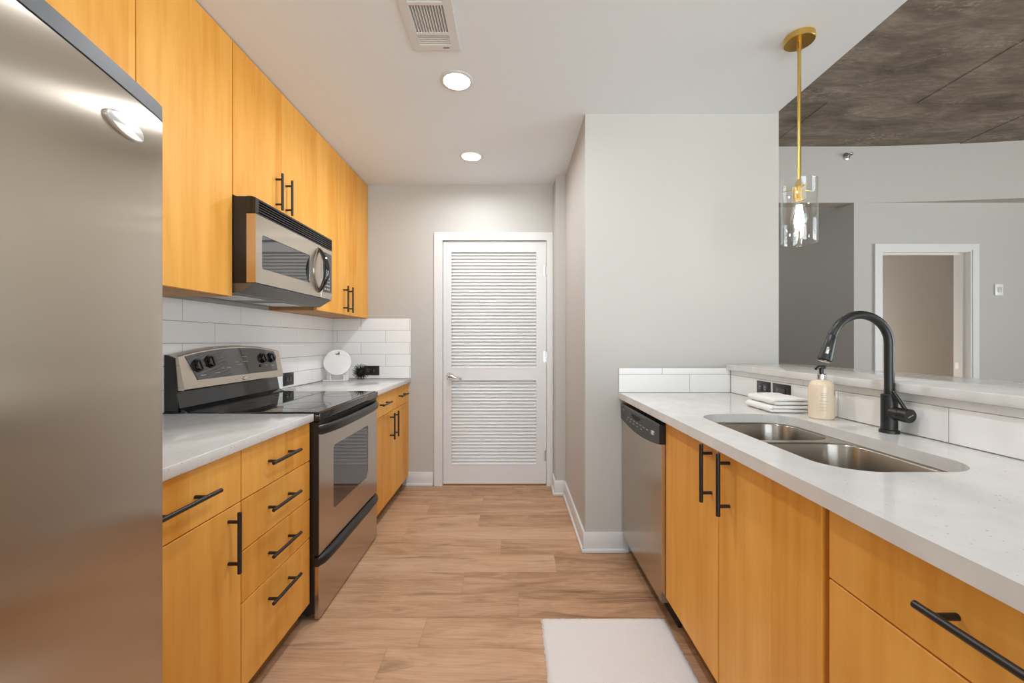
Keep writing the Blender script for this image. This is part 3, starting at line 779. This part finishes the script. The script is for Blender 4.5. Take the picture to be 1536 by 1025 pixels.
# dark end cap at the near end
MB().prism([(XL+0.013, 0.90), (-1.433, 0.90), (-1.452, 1.135), (XL+0.013, 1.150)], ry0-0.006, ry0-0.0005, 'y').build('end_cap', M['black'], bgd, smooth=False)
pan = MB(); zl = 1.034
lo = [(bx_at(zl)+0.0022, 1.822, zl), (bx_at(zl)+0.0022, 2.462, zl)]
rings = []
for i in range(n+1):
    t = i/n; yl = 1.838+(2.462-1.838)*t; yt = 1.792+(2.462-1.792)*t; zt = bz_top(yt)-0.013
    rings.append([(bx_at(zl)+0.0025, yl, zl), (bx_at(zt)+0.0025, yt, zt), (bx_at(zt)-0.003, yt, zt), (bx_at(zl)-0.003, yl, zl)])
pnl = pan.loft(rings).build('control_panel', M['greypanel'], bgd)
def knob(y, zc, rad=0.0275):
    x = bx_at(zc); nrm = Vector((1, 0, 0.2)).normalized(); c = Vector((x+0.002, y, zc))
    k = MB(); k.cyl(c, c+nrm*0.006, rad+0.003, 28, bev=0.001); k.cyl(c+nrm*0.006, c+nrm*0.018, rad*0.94, 28, rad*0.88, 0.002)
    q = nrm.to_track_quat('Z', 'Y').to_matrix().to_4x4()
    k.box(-0.0045, -rad*0.74, 0, 0.0045, rad*0.74, 0.006, 0.002, 2, Matrix.Translation(c+nrm*0.0165) @ q @ Matrix.Rotation(0.25, 4, 'Z'))
    k.build('knob', M['blackgloss'], bgd)
for y, zc in ((1.853, 1.098), (1.932, 1.112), (2.336, 1.112), (2.418, 1.112)): knob(y, zc)
k = MB()
zb_ = 1.070; k.cyl((bx_at(zb_)+0.002, 2.305, zb_), (bx_at(zb_)+0.008, 2.305, zb_+0.001), 0.008, 16); k.build('clock_button', M['blackgloss'], bgd)
for (ya, yb, zz) in ((2.00, 2.02, 1.075), (2.03, 2.06, 1.075), (2.10, 2.15, 1.085), (2.10, 2.13, 1.10), (2.17, 2.20, 1.10), (2.16, 2.20, 1.125), (1.86, 1.89, 1.052), (1.95, 1.98, 1.055), (2.35, 2.37, 1.07), (2.41, 2.43, 1.065)):
    MB().box(bx_at(zz)+0.002, ya, zz, bx_at(zz)+0.0032, yb, zz+0.003).build('printed_mark', M['graphics'], bgd, smooth=False)
b = MB(); rings = []
for sc, xx in ((1.0, -0.002), (1.0, 0.002), (0.88, 0.0045), (0.0005, 0.005)):
    rings.append([(bx_at(1.014)+xx, 2.16+0.022*sc*math.cos(2*PI*i/32), 1.014+0.0095*sc*math.sin(2*PI*i/32)) for i in range(32)])
b.loft(rings).build('badge', M['chrome'], bgd)
# oven door
od = MB().prism(rect(ry0+0.004, 0.284, ry1-0.004, 0.806), -0.853, XR0, 'x', holes=[rrect(1.902, 0.428, 2.360, 0.724, 0.022, 6)]).build('oven_door', M['steel_y'], rg, smooth=False)
MB().prism(rrect(1.9025, 0.4285, 2.3595, 0.7235, 0.022, 6), -0.852, XR0-0.003, 'x').build('oven_window', M['glassblack'], od)
MB().box(-0.853, ry0+0.003, 0.8065, XR0-0.004, ry1-0.003, 0.858).build('vent_strip', M['black'], od, smooth=False)
MB().box(-0.8535, ry0+0.0005, 0.284, XR0-0.001, ry0+0.0045, 0.856).build('door_edge', M['black'], od, smooth=False)
h = MB(); rings = []
for i in range(25):
    t = i/24; y = ry0+0.002+(ry1-ry0-0.004)*t; o_ = XR0-0.004 + 0.042*(1-(2*t-1)**4)**0.75
    z0_, z1_ = 0.800, 0.846
    th_ = 0.020
    rings.append([(o_-th_, y, z0_+0.008), (o_-th_*0.4, y, z0_), (o_+0.006, y, z0_+0.010), (o_+0.008, y, z1_-0.016), (o_, y, z1_-0.003), (o_-th_*0.5, y, z1_), (o_-th_, y, z1_-0.006)])
h.loft(rings).build('handle', M['blackplastic'], od, angle=50)
# storage drawer
dr = MB().box(-0.853, ry0+0.004, 0.008, XR0, ry1-0.004, 0.236, 0.002, 1).build('drawer', M['steel_y'], rg)
h = MB(); rings = []
for i in range(25):
    t = i/24; y = ry0+0.001+(ry1-ry0-0.002)*t; o_ = XR0-0.006 + 0.022*(1-(2*t-1)**8)**0.6
    rings.append([(o_-0.018, y, 0.234), (o_+0.004, y, 0.236), (o_+0.010, y, 0.246), (o_+0.009, y, 0.262), (o_, y, 0.272), (o_-0.018, y, 0.276)])
h.loft(rings).build('drawer_handle', M['blackplastic'], dr, angle=50)

# ------------------------------------------------------------------ dishwasher
dwz = thing('dishwasher', 'stainless dishwasher with black control panel at the wall end of the sink counter', 'dishwasher', (0.9, 2.01, 0))
dy0, dy1 = 1.7165, 2.3195
MB().box(0.660, dy0+0.004, 0.105, 1.22, dy1-0.004, 0.862).build('tub', M['black'], dwz, smooth=False)
MB().box(0.70, dy0+0.002, 0.0, 0.716, dy1-0.002, 0.105).build('toe_kick', M['black'], dwz, smooth=False)
# stainless door, its top edge cut to the curve of the panel
def pz(y): return 0.772 - 0.024*(1-(2*(y-dy0)/(dy1-dy0)-1)**2)
pts = [(dy0, 0.106), (dy1, 0.106)] + [(dy1-(dy1-dy0)*i/20, pz(dy1-(dy1-dy0)*i/20)) for i in range(21)]
MB().prism(pts, 0.629, 0.659, 'x').build('door', M['steel_y'], dwz, smooth=False)
pts = [(dy0+(dy1-dy0)*i/20, pz(dy0+(dy1-dy0)*i/20)+0.001) for i in range(21)] + [(dy1, 0.854), (dy0, 0.854)]
cpn = MB().prism(pts, 0.620, 0.660, 'x').build('control_panel', M['blackplastic'], dwz, smooth=False)
MB().box(0.619, dy0+0.002, 0.840, 0.625, dy1-0.002, 0.858, 0.003, 2).build('top_rail', M['greycap'], cpn)
g = []
for i in range(13): g.append((2.045-0.075*math.cos(PI*i/12)*-1, 0.835-0.024*math.sin(PI*i/12)))
MB().prism(g, 0.6185, 0.6205, 'x').build('grip_recess', M['dark'], cpn, smooth=False)  # flat plate, the shade of the hollow is put into its colour
MB().box(0.6190, 2.235, 0.822, 0.6205, 2.295, 0.838).build('display', M['glassblack'], cpn, smooth=False)
for i in range(7): MB().box(0.6192, 1.86+i*0.05, 0.800, 0.6202, 1.885+i*0.05, 0.803).build('printed_mark', M['graphics'], cpn, smooth=False)
for i in range(5): MB().box(0.6192, 1.95+i*0.06, 0.784, 0.6202, 1.97+i*0.06, 0.787).build('printed_mark', M['graphics'], cpn, smooth=False)
b = MB(); rings = []
for sc, xx in ((1.0, 0.001), (1.0, -0.002), (0.88, -0.004), (0.0005, -0.0045)):
    rings.append([(0.620+xx, 1.795+0.024*sc*math.cos(2*PI*i/32), 0.806+0.011*sc*math.sin(2*PI*i/32)) for i in range(32)])
b.loft(rings).build('badge', M['chrome'], cpn)

# ------------------------------------------------------------------ sink
sk = thing('sink', 'double bowl stainless undermount sink set in the quartz counter', 'sink', (0.913, 1.28, 0.66))
BW = [(0.742, 1.352, 1.085, 1.641), (0.742, 0.922, 1.085, 1.322)]
mb = MB().prism(rrect(0.715, 0.895, 1.112, 1.668, 0.11, 10), 0.8765, 0.8798, 'z', holes=[rrect(*b_, 0.085, 10) for b_ in BW])
rim = mb.build('rim', M['steel_sink'], sk, smooth=False)
for (x0, y0, x1, y1) in BW:
    rings = []
    for ins, z in ((0.0, 0.8785), (0.002, 0.874), (0.006, 0.80), (0.010, 0.715), (0.016, 0.697), (0.030, 0.684), (0.050, 0.679), (0.12, 0.676)):
        r0 = max(0.085-ins*0.5, 0.02)
        rings.append([(px, py, z) for px, py in rrect(x0+ins, y0+ins, x1-ins, y1-ins, min(r0, (x1-x0)/2-ins-0.001), 10)])
    bw = MB(); bw.loft(rings, close_ends=False)
    vs = [bw.bm.verts.new(p) for p in rings[-1]]; bw.bm.faces.new(vs)
    bo = bw.build('bowl', M['steel_sink'], sk, angle=60)
    sm = bo.modifiers.new('thickness', 'SOLIDIFY'); sm.thickness = 0.0015; sm.offset = 0
    cx_, cy_ = (x0+x1)/2, (y0+y1)/2
    MB().lathe([(0.0, 0.6795), (0.030, 0.6785), (0.042, 0.681), (0.044, 0.6775), (0.030, 0.670), (0.0, 0.670)], (cx_, cy_, 0), 28).build('drain', M['chrome'], bo)

# ------------------------------------------------------------------ faucet
fx0, fy0 = 1.213, 1.312
fc = thing('faucet', 'matte black gooseneck pull-down kitchen faucet behind the sink', 'faucet', (fx0, fy0, CT_R))
mb = MB().cyl((fx0, fy0, CT_R), (fx0, fy0, CT_R+0.010), 0.0262, 32, 0.0255, 0.001)
mb.cyl((fx0, fy0, CT_R+0.010), (fx0, fy0, CT_R+0.124), 0.0215, 32, bev=0.0015)
mb.build('base', M['black'], fc)
Rr = 0.0935; zc0 = 1.199
pts = [(fx0, fy0, CT_R+0.120), (fx0, fy0, 1.10)]
for i in range(25):
    a = math.radians(162*i/24); pts.append((fx0-Rr+Rr*math.cos(a), fy0, zc0+Rr*math.sin(a)))
MB().tube(pts, 0.0132, 20, up=(0, 1, 0)).build('gooseneck', M['black'], fc)
a = math.radians(162); e = Vector((fx0-Rr+Rr*math.cos(a), fy0, zc0+Rr*math.sin(a))); dr_ = Vector((-math.sin(a), 0, math.cos(a)))
mb = MB().tube([e, e+dr_*0.004, e+dr_*0.006, e+dr_*0.03, e+dr_*0.068, e+dr_*0.084, e+dr_*0.087], [0.0126, 0.0126, 0.0140, 0.0158, 0.0198, 0.0208, 0.0185], 24, up=(0, 1, 0))
sh = mb.build('spray_head', M['black'], fc)
c = e+dr_*0.0865
mb = MB().cyl(c, c+dr_*0.003, 0.0165, 24); mb.build('spray_face', M['greypanel'], sh)
sd = Vector((dr_.z, 0, -dr_.x))      # sideways from the head, toward the room
if sd.x > 0: sd = -sd
c = e+dr_*0.055+sd*0.0180*0.6+Vector((0, -0.0140, 0))
mb = MB().box(-0.004, -0.004, -0.011, 0.004, 0.001, 0.011, 0.0015, 2, Matrix.Translation(c) @ Matrix.Rotation(math.radians(18), 4, 'Y') @ Matrix.Rotation(math.radians(-35), 4, 'Z')); mb.build('spray_button', M['chrome'], sh)
zl_ = CT_R+0.066
nd = Vector((0.12, -1, -0.04)).normalized(); p0 = Vector((fx0, fy0, zl_))
mb = MB().cyl(p0+nd*0.008, p0+nd*0.036, 0.0205, 28, bev=0.001)
mb.cyl(p0+nd*0.0365, p0+nd*0.064, 0.0215, 28, bev=0.0015)
hd = mb.build('handle', M['black'], fc)
q = p0+nd*0.050
MB().tube([q+Vector((0, 0, 0.016)), q+Vector((-0.012, 0.008, 0.043)), q+Vector((-0.026, 0.016, 0.074))], [0.0055, 0.0053, 0.0051], 12).build('lever', M['black'], hd)
qm = nd.to_track_quat('Z', 'Y').to_matrix().to_4x4()
m_ = MB().box(-0.010, -0.0012, 0, 0.010, 0.0012, 0.0004, 0, 1, Matrix.Translation(p0+nd*0.064) @ qm @ Matrix.Rotation(0.45, 4, 'Z'))
m_.build('maker_mark', M['graphics'], hd, smooth=False)

# ------------------------------------------------------------------ soap bottle, towel
sp = thing('soap_bottle', 'cream hand soap pump bottle standing beside the faucet', 'soap bottle', (1.180, 1.556, CT_R))
sc_ = (1.180, 1.556, CT_R)
MB().lathe([(0.0, 0.0), (0.037, 0.0), (0.041, 0.004), (0.0415, 0.012), (0.0415, 0.118), (0.039, 0.132), (0.031, 0.142), (0.018, 0.147), (0.014, 0.149), (0.0, 0.149)], sc_, 40).build('bottle', M['soap'], sp)
k = MB()
for i, (hw, zz) in enumerate(((0.010, 0.098), (0.012, 0.092), (0.007, 0.084), (0.014, 0.070), (0.012, 0.058), (0.010, 0.046), (0.012, 0.036))):
    rings = []
    for j in range(7):
        a = math.radians(-118) + (hw/0.0415)*(j/3-1)
        rings.append([(sc_[0]+r_*math.cos(a), sc_[1]+r_*math.sin(a), sc_[2]+zz+dz) for r_, dz in ((0.0414, 0), (0.0418, 0), (0.0418, 0.0016), (0.0414, 0.0016))])
    k.loft(rings)
k.build('printed_lines', M['print'], sp, smooth=False)
k = MB(); rings = []
for j in range(7):
    a = math.radians(-52) + 0.10*(j/3-1)
    rings.append([(sc_[0]+r_*math.cos(a), sc_[1]+r_*math.sin(a), sc_[2]+dz) for r_, dz in ((0.0414, 0.092), (0.0419, 0.092), (0.0419, 0.112), (0.0414, 0.112))])
k.loft(rings); k.build('side_label', plain('olive_label', (0.16, 0.13, 0.06), 0.4), sp, smooth=False)
MB().lathe([(0.0, 0.149), (0.0165, 0.149), (0.0165, 0.168), (0.014, 0.171), (0.0, 0.171)], sc_, 28).build('collar', M['chrome'], sp)
k = MB().lathe([(0.0, 0.171), (0.0075, 0.171), (0.0075, 0.188), (0.014, 0.189), (0.015, 0.198), (0.012, 0.202), (0.0, 0.202)], sc_, 24)
k.tube([(sc_[0], sc_[1], sc_[2]+0.195), (sc_[0]-0.022, sc_[1]-0.012, sc_[2]+0.195), (sc_[0]-0.036, sc_[1]-0.020, sc_[2]+0.190)], [0.0065, 0.006, 0.0045], 12)
k.build('pump', M['blackplastic'], sp)

def make_towel():
    x0, x1, y0, y1 = 1.052, 1.222, 1.660, 1.858
    zb, st = CT_R+0.008, 0.0152
    path = []
    xs_r = x1-0.004
    path += [(xs_r, zb), ((x0+x1)/2, zb), (x0+0.022, zb)]
    def turn(x, z0, z1, sgn, n=6):
        c = (z0+z1)/2; r = (z1-z0)/2
        return [(x+sgn*r*1.5*math.sin(PI*i/n), c-r*math.cos(PI*i/n)) for i in range(1, n)]
    path += turn(x0+0.022, zb, zb+st, -1) + [(x0+0.022, zb+st), ((x0+x1)/2, zb+st), (xs_r-0.006, zb+st)]
    path += turn(xs_r-0.006, zb+st, zb+2*st, 1) + [(xs_r-0.006, zb+2*st), ((x0+x1)/2, zb+2*st), (x0+0.034, zb+2*st)]
    # outer fold wraps from the left over the top
    path += turn(x0+0.034, zb+2*st, zb+3*st, -1) + [(x0+0.034, zb+3*st), ((x0+x1)/2, zb+3*st+0.001), (x1-0.002, zb+3*st)]
    bm = bmesh.new(); ny = 15; rows = []
    for i, (x, z) in enumerate(path):
        row = []
        for j in range(ny):
            t = j/(ny-1); y = y0+(y1-y0)*t
            wob = 0.0016*math.sin(5*t*PI+i*0.7) + random.uniform(-0.0006, 0.0006)
            yy = y + (0.004*math.sin(i*1.7) if j in (0, ny-1) else 0)
            row.append(bm.verts.new((x + (0.02*(0.5-t)*0.25) + wob, yy, z + wob*0.5 + (0.002*math.sin(9*x*10) if z > zb+st else 0))))
        rows.append(row)
    for a, b in zip(rows, rows[1:]):
        for j in range(ny-1): bm.faces.new([a[j], a[j+1], b[j+1], b[j]])
    # hem with small stitches along the two edges of the lowest layer
    c = Vector(((x0+x1)/2, (y0+y1)/2, CT_R))
    bmesh.ops.translate(bm, verts=bm.verts, vec=-c)
    me = bpy.data.meshes.new('towel'); bm.to_mesh(me); bm.free()
    for p in me.polygons: p.use_smooth = True
    me.materials.append(M['towel'])
    o = bpy.data.objects.new('towel', me); COL.objects.link(o); o.location = c; o.rotation_euler = (0, 0, math.radians(-4))
    s_ = o.modifiers.new('thickness', 'SOLIDIFY'); s_.thickness = 0.0136; s_.offset = 0
    u = o.modifiers.new('smooth', 'SUBSURF'); u.levels = 2; u.render_levels = 2
    tag(o, 'folded white hand towel on the counter under the outlets', 'towel')
make_towel()

# ------------------------------------------------------------------ outlets and switches
def outlet(name, label, axis, pos, s, uc, zc, W, H, kind):
    t = thing(name, label, 'outlet' if kind == 'duplex' else 'switch', (pos, uc, zc) if axis == 'x' else (uc, pos, zc), 'black wall plates on the tile')
    def bx(mb, u0, u1, d0, d1, za, zb, r=0):
        if axis == 'x': mb.box(pos+s*d0, uc+u0, zc+za, pos+s*d1, uc+u1, zc+zb, r, 2)
        else: mb.box(uc+u0, pos+s*d0, zc+za, uc+u1, pos+s*d1, zc+zb, r, 2)
        return mb
    bx(MB(), -W/2, W/2, 0.0005, 0.006, -H/2, H/2, 0.0015).build('plate', M['blackplastic'], t)
    if kind == 'duplex':
        for k in (-1, 1):
            f = bx(MB(), k*0.020-0.0145, k*0.020+0.0145, 0.004, 0.0078, -0.017, 0.017, 0.004).build('socket', M['blackgloss'], t)
            h_ = MB()
            for dz in (-0.006, 0.006): bx(h_, k*0.020-0.004, k*0.020+0.004, 0.0072, 0.0082, dz-0.0013, dz+0.0013)
            h_.build('slots', M['graphics'], f, smooth=False)
    else:
        bx(MB(), -0.033, 0.033, 0.004, 0.009, -0.016, 0.016, 0.003).build('rocker', M['blackgloss'], t)
    return t
outlet('wall_outlet', 'black duplex outlet on the tile right of the range backguard', 'x', XL+0.0085, 1, 2.722, 0.957, 0.125, 0.084, 'duplex')
outlet('wall_outlet', 'black duplex outlet on the end wall tile beside the spiky ornament', 'y', YB-0.0085, -1, -1.172, 0.965, 0.128, 0.080, 'duplex')
outlet('wall_outlet', 'black duplex outlet above the towel, the farther plate from the faucet', 'x', 1.262-0.0085, -1, 2.028, 0.976, 0.105, 0.066, 'duplex')
outlet('light_switch', 'black rocker switch plate above the towel, next to the soap bottle', 'x', 1.262-0.0085, -1, 1.893, 0.976, 0.122, 0.066, 'rocker')
t = thing('wall_control', 'small white wall control beside the open doorway beyond the bar', 'switch', (4.527, YF, 1.688))
MB().box(4.490, YF-0.010, 1.636, 4.564, YF-0.0003, 1.742, 0.003).build('plate', M['whiteplastic'], t)
MB().box(4.512, YF-0.015, 1.665, 4.548, YF-0.009, 1.712, 0.003).build('dial_face', plain('grey_dial', (0.55, 0.55, 0.54), 0.4), t)

# ------------------------------------------------------------------ corner ornaments
pd = thing('round_plaque', 'round white plaque with a small black emblem in the counter corner', 'decoration', (-1.375, 3.22, CT_L))
c = Vector((-1.375, 3.215, 1.042)); rot = Matrix.Rotation(math.radians(18), 4, 'Z') @ Matrix.Rotation(math.radians(-8), 4, 'X')
mat = Matrix.Translation(c) @ rot
rings = []
for rad, yy in ((0.0005, 0.008), (0.096, 0.008), (0.102, 0.004), (0.102, -0.004), (0.098, -0.008), (0.0005, -0.009)):
    rings.append([mat @ Vector((rad*math.cos(2*PI*i/48), yy, rad*math.sin(2*PI*i/48))) for i in range(48)])
MB().loft(rings).build('disc', M['white_ceramic'], pd)
em = MB()
em.prism([(-0.018, -0.006), (-0.012, -0.002), (0.002, -0.001), (0.008, 0.016), (0.012, 0.014), (0.011, 0.000), (0.018, -0.004), (0.014, -0.008), (-0.014, -0.009)], -0.0102, -0.0085, 'y')
for v_ in em.bm.verts: v_.co = mat @ (v_.co + Vector((0.002, 0, 0.070)))
em.build('emblem', M['black'], pd, smooth=False)
st = MB().box(-0.105, -0.022, 0, 0.080, 0.050, 0.008, 0.002, 2, Matrix.Translation((c.x, c.y, CT_L)) @ Matrix.Rotation(math.radians(12), 4, 'Z'))
st.box(-0.085, 0.024, 0.006, 0.080, 0.031, 0.130, 0.002, 2, Matrix.Translation((c.x, c.y, CT_L)) @ Matrix.Rotation(math.radians(12), 4, 'Z'))
for k in (-0.05, 0.05): st.box(k-0.006, -0.012, 0.006, k+0.006, 0.026, 0.047, 0.002, 1, Matrix.Translation((c.x, c.y, CT_L)) @ Matrix.Rotation(math.radians(12), 4, 'Z'))
st.build('stand', M['white_ceramic'], pd)
mb = MB(); c = Vector((-1.205, 3.250, CT_L+0.0655)); R0 = 0.026
mb.lathe([(R0*math.sin(PI*i/12), -R0*math.cos(PI*i/12)) for i in range(13)], c, 18)
ga = PI*(3-math.sqrt(5))
for i in range(150):
    zz = 1-2*(i+0.5)/150; rr = math.sqrt(1-zz*zz); a = i*ga
    d = Vector((rr*math.cos(a), rr*math.sin(a), zz)); L = 0.062+random.uniform(0, 0.010)
    if d.z < -0.3: L = min(L, 0.064/abs(d.z))
    mb.cyl(c+d*0.020, c+d*L, 0.0027, 6, 0.0011)
tag(mb.build('spiky_ornament', M['black']), 'black spiky urchin ornament on the far corner counter', 'decoration')

# ------------------------------------------------------------------ pendant
PXc, PYc = 1.232, 1.75
pl = thing('pendant_light', 'brass pendant lamp with clear glass cylinder hanging over the bar', 'pendant lamp', (PXc, PYc, ZC))
MB().cyl((PXc, PYc, ZC), (PXc, PYc, ZC-0.026), 0.058, 48, 0.058, 0.002).build('ceiling_canopy', M['brass'], pl)
ZG0, ZG1 = 1.628, 1.895
rd = MB().cyl((PXc, PYc, ZC-0.026), (PXc, PYc, ZC-0.062), 0.0085, 20)
rd.cyl((PXc, PYc, ZC-0.060), (PXc, PYc, ZG1-0.004), 0.0068, 18)
rd.cyl((PXc, PYc, ZG1+0.006), (PXc, PYc, ZG1-0.026), 0.009, 20, 0.020)
rd.build('stem', M['brass'], pl)
so = MB().cyl((PXc, PYc, ZG1-0.026), (PXc, PYc, ZG1-0.082), 0.0215, 28, 0.0215, 0.002)
for k in range(3):
    a = 2*PI*k/3+0.35
    so.cyl((PXc+0.019*math.cos(a), PYc+0.019*math.sin(a), ZG1-0.034), (PXc+0.0655*math.cos(a), PYc+0.0655*math.sin(a), ZG1-0.034), 0.0020, 8)
so.build('socket', M['brass'], pl)
gl = MB()
prof = [(0.0705, ZG0+0.002), (0.0715, ZG0), (0.0735, ZG0), (0.0745, ZG0+0.002), (0.0745, ZG1-0.002), (0.0735, ZG1), (0.0715, ZG1), (0.0705, ZG1-0.002), (0.0705, ZG0+0.002)]
prof = [(r_-0.008, z_) for r_, z_ in prof]
gl.lathe(prof, (PXc, PYc, 0), 56, closed=False).build('glass_shade', M['glass'], pl)
zb0 = ZG1-0.082
bl = MB().lathe([(0.0, zb0-0.124), (0.010, zb0-0.122), (0.022, zb0-0.112), (0.031, zb0-0.094), (0.033, zb0-0.078), (0.029, zb0-0.055), (0.020, zb0-0.028), (0.0135, zb0-0.010), (0.0135, zb0), (0.0, zb0)], (PXc, PYc, 0), 32)
bulb = bl.build('bulb', M['glass'], pl)
fi = MB()
for k in range(6):
    a = 2*PI*k/6; b_ = a+PI/6
    fi.cyl((PXc+0.008*math.cos(a), PYc+0.008*math.sin(a), zb0-0.022), (PXc+0.017*math.cos(b_), PYc+0.017*math.sin(b_), zb0-0.098), 0.0028, 8)
    fi.cyl((PXc+0.017*math.cos(b_), PYc+0.017*math.sin(b_), zb0-0.098), (PXc+0.006*math.cos(a+1), PYc+0.006*math.sin(a+1), zb0-0.03), 0.0028, 8)
fi.build('filament', M['filament'], bulb)
l = bpy.data.lights.new('pendant_bulb_light', 'POINT'); l.energy = 1.2; l.color = (1.0, 0.84, 0.62); l.shadow_soft_size = 0.010
lo_ = bpy.data.objects.new('pendant_bulb_light', l); COL.objects.link(lo_); lo_.location = (PXc, PYc, zb0-0.070)

# ------------------------------------------------------------------ recessed lamps
for i, (x, y) in enumerate(DOWNLIGHTS):
    lab = ['recessed ceiling downlight, the nearer of the two lit ones past the vent', 'recessed ceiling downlight, the one closest to the louvered door',
           'added unseen ceiling downlight over the aisle, lighting the sink side'][i]
    t = thing('recessed_downlight', lab, 'ceiling lamp', (x, y, ZC), 'recessed kitchen downlights')
    MB().lathe([(0.062, 0.002), (0.082, -0.0005), (0.083, -0.003), (0.078, -0.0055), (0.066, -0.006), (0.062, -0.003), (0.062, 0.002)], (x, y, ZC), 44, closed=False).build('trim_ring', M['trim'], t)
    MB().lathe([(0.0655, -0.004), (0.055, 0.062), (0.056, 0.063), (0.0668, -0.002), (0.0655, -0.004)], (x, y, ZC), 40, closed=False).build('reflector', M['trim'], t)
    MB().cyl((x, y, ZC+0.060), (x, y, ZC+0.072), 0.056, 36).build('lens', M['lens'], t)
    area_light('downlight', (x, y, ZC+0.004), (0, 0, 0), 0.120, 0.120, DL_POWER, WARM, 'DISK')

# ------------------------------------------------------------------ ceiling vent, sprinkler
vt = thing('ceiling_vent', 'white louvered air vent in the ceiling before the downlights', 'air vent', ((VX0+VX1)/2, (VY0+VY1)/2, ZC))
ix0, ix1 = VX0+0.036, VX1-0.036
secs = [(VY0+0.028, 1.565), (1.580, 1.722), (1.736, VY1-0.030)]
MB().prism(rect(VX0, VY0, VX1, VY1), ZC-0.006, ZC-0.0002, 'z', holes=[rect(ix0, a, ix1, b) for a, b in secs]).build('face_frame', M['trim'], vt, smooth=False)
lv = MB()
for si, (a, b) in enumerate(secs):
    if si == 1:
        n_ = 12
        for i in range(n_):
            x = ix0 + (ix1-ix0)*(i+0.5)/n_
            lv.box(-0.0009, a-(a+b)/2, -0.010, 0.0009, b-(a+b)/2, 0.010, 0, 1, Matrix.Translation((x, (a+b)/2, ZC+0.003)) @ Matrix.Rotation(math.radians(38), 4, 'Y'))
    else:
        n_ = 5
        for i in range(n_):
            y = a + (b-a)*(i+0.5)/n_
            lv.box(ix0, -0.0009, -0.009, ix1, 0.0009, 0.009, 0, 1, Matrix.Translation((0, y, ZC+0.003)) @ Matrix.Rotation(math.radians(35 if si == 2 else 40), 4, 'X'))
lv.build('louvers', M['trim'], vt, smooth=False)
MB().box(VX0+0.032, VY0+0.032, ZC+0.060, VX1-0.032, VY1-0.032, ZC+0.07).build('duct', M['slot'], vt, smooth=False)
MB().box(-0.305, 1.806, ZC-0.0068, -0.278, 1.810, ZC-0.0055).build('label_tab', M['black'], vt, smooth=False)
sp_ = thing('fire_sprinkler', 'small metal sidewall fire sprinkler on the bulkhead', 'sprinkler', (3.112, YF, 2.930))
MB().lathe([(0.0, 0.0), (0.036, 0.0), (0.034, -0.006), (0.020, -0.010), (0.012, -0.022), (0.0, -0.022)], (3.112, YF-0.001, 2.930), 24, 'y').build('escutcheon', M['nickel'], sp_)
k = MB().cyl((3.112, YF-0.02, 2.93), (3.112, YF-0.055, 2.93), 0.006, 10)
for d in (-1, 1): k.tube([(3.112+d*0.008, YF-0.02, 2.93), (3.112+d*0.016, YF-0.038, 2.93), (3.112+d*0.004, YF-0.056, 2.93)], 0.003, 8)
k.box(3.096, YF-0.064, 2.934, 3.128, YF-0.040, 2.938); k.cyl((3.112, YF-0.055, 2.93), (3.112, YF-0.060, 2.93), 0.016, 16)
k.build('deflector', M['nickel'], sp_)

# ------------------------------------------------------------------ rug
def make_rug():
    x0, x1, y0, y1 = 0.126, 0.662, 0.90, 1.770
    bm = bmesh.new(); nx, ny = 54, 88; g = []
    for j in range(ny+1):
        row = []
        for i in range(nx+1):
            u, v = i/nx, j/ny
            edge = min(i, nx-i, j, ny-j)
            x = x0+(x1-x0)*u; y = y0+(y1-y0)*v
            if edge == 0: x += random.uniform(-0.0025, 0.0025); y += random.uniform(-0.0025, 0.0025)
            z = (0.002, 0.010, 0.014)[min(edge, 2)] + random.uniform(-0.0008, 0.0008)
            row.append(bm.verts.new((x, y, z)))
        g.append(row)
    for j in range(ny):
        for i in range(nx): bm.faces.new([g[j][i], g[j][i+1], g[j+1][i+1], g[j+1][i]])
    ring = [g[0][i] for i in range(nx+1)] + [g[j][nx] for j in range(1, ny+1)] + [g[ny][i] for i in range(nx-1, -1, -1)] + [g[j][0] for j in range(ny-1, 0, -1)]
    low = [bm.verts.new((v.co.x, v.co.y, 0.0004)) for v in ring]
    for i in range(len(ring)):
        j = (i+1) % len(ring); bm.faces.new([ring[j], ring[i], low[i], low[j]])
    bm.faces.new(list(reversed(low)))
    c = Vector(((x0+x1)/2, (y0+y1)/2, 0)); bmesh.ops.translate(bm, verts=bm.verts, vec=-c)
    bmesh.ops.recalc_face_normals(bm, faces=bm.faces)
    me = bpy.data.meshes.new('rug'); bm.to_mesh(me); bm.free()
    for p in me.polygons: p.use_smooth = True
    me.materials.append(M['rug'])
    o = bpy.data.objects.new('rug', me); COL.objects.link(o); o.location = c
    tag(o, 'white plush mat on the floor in front of the sink cabinet', 'rug')
make_rug()
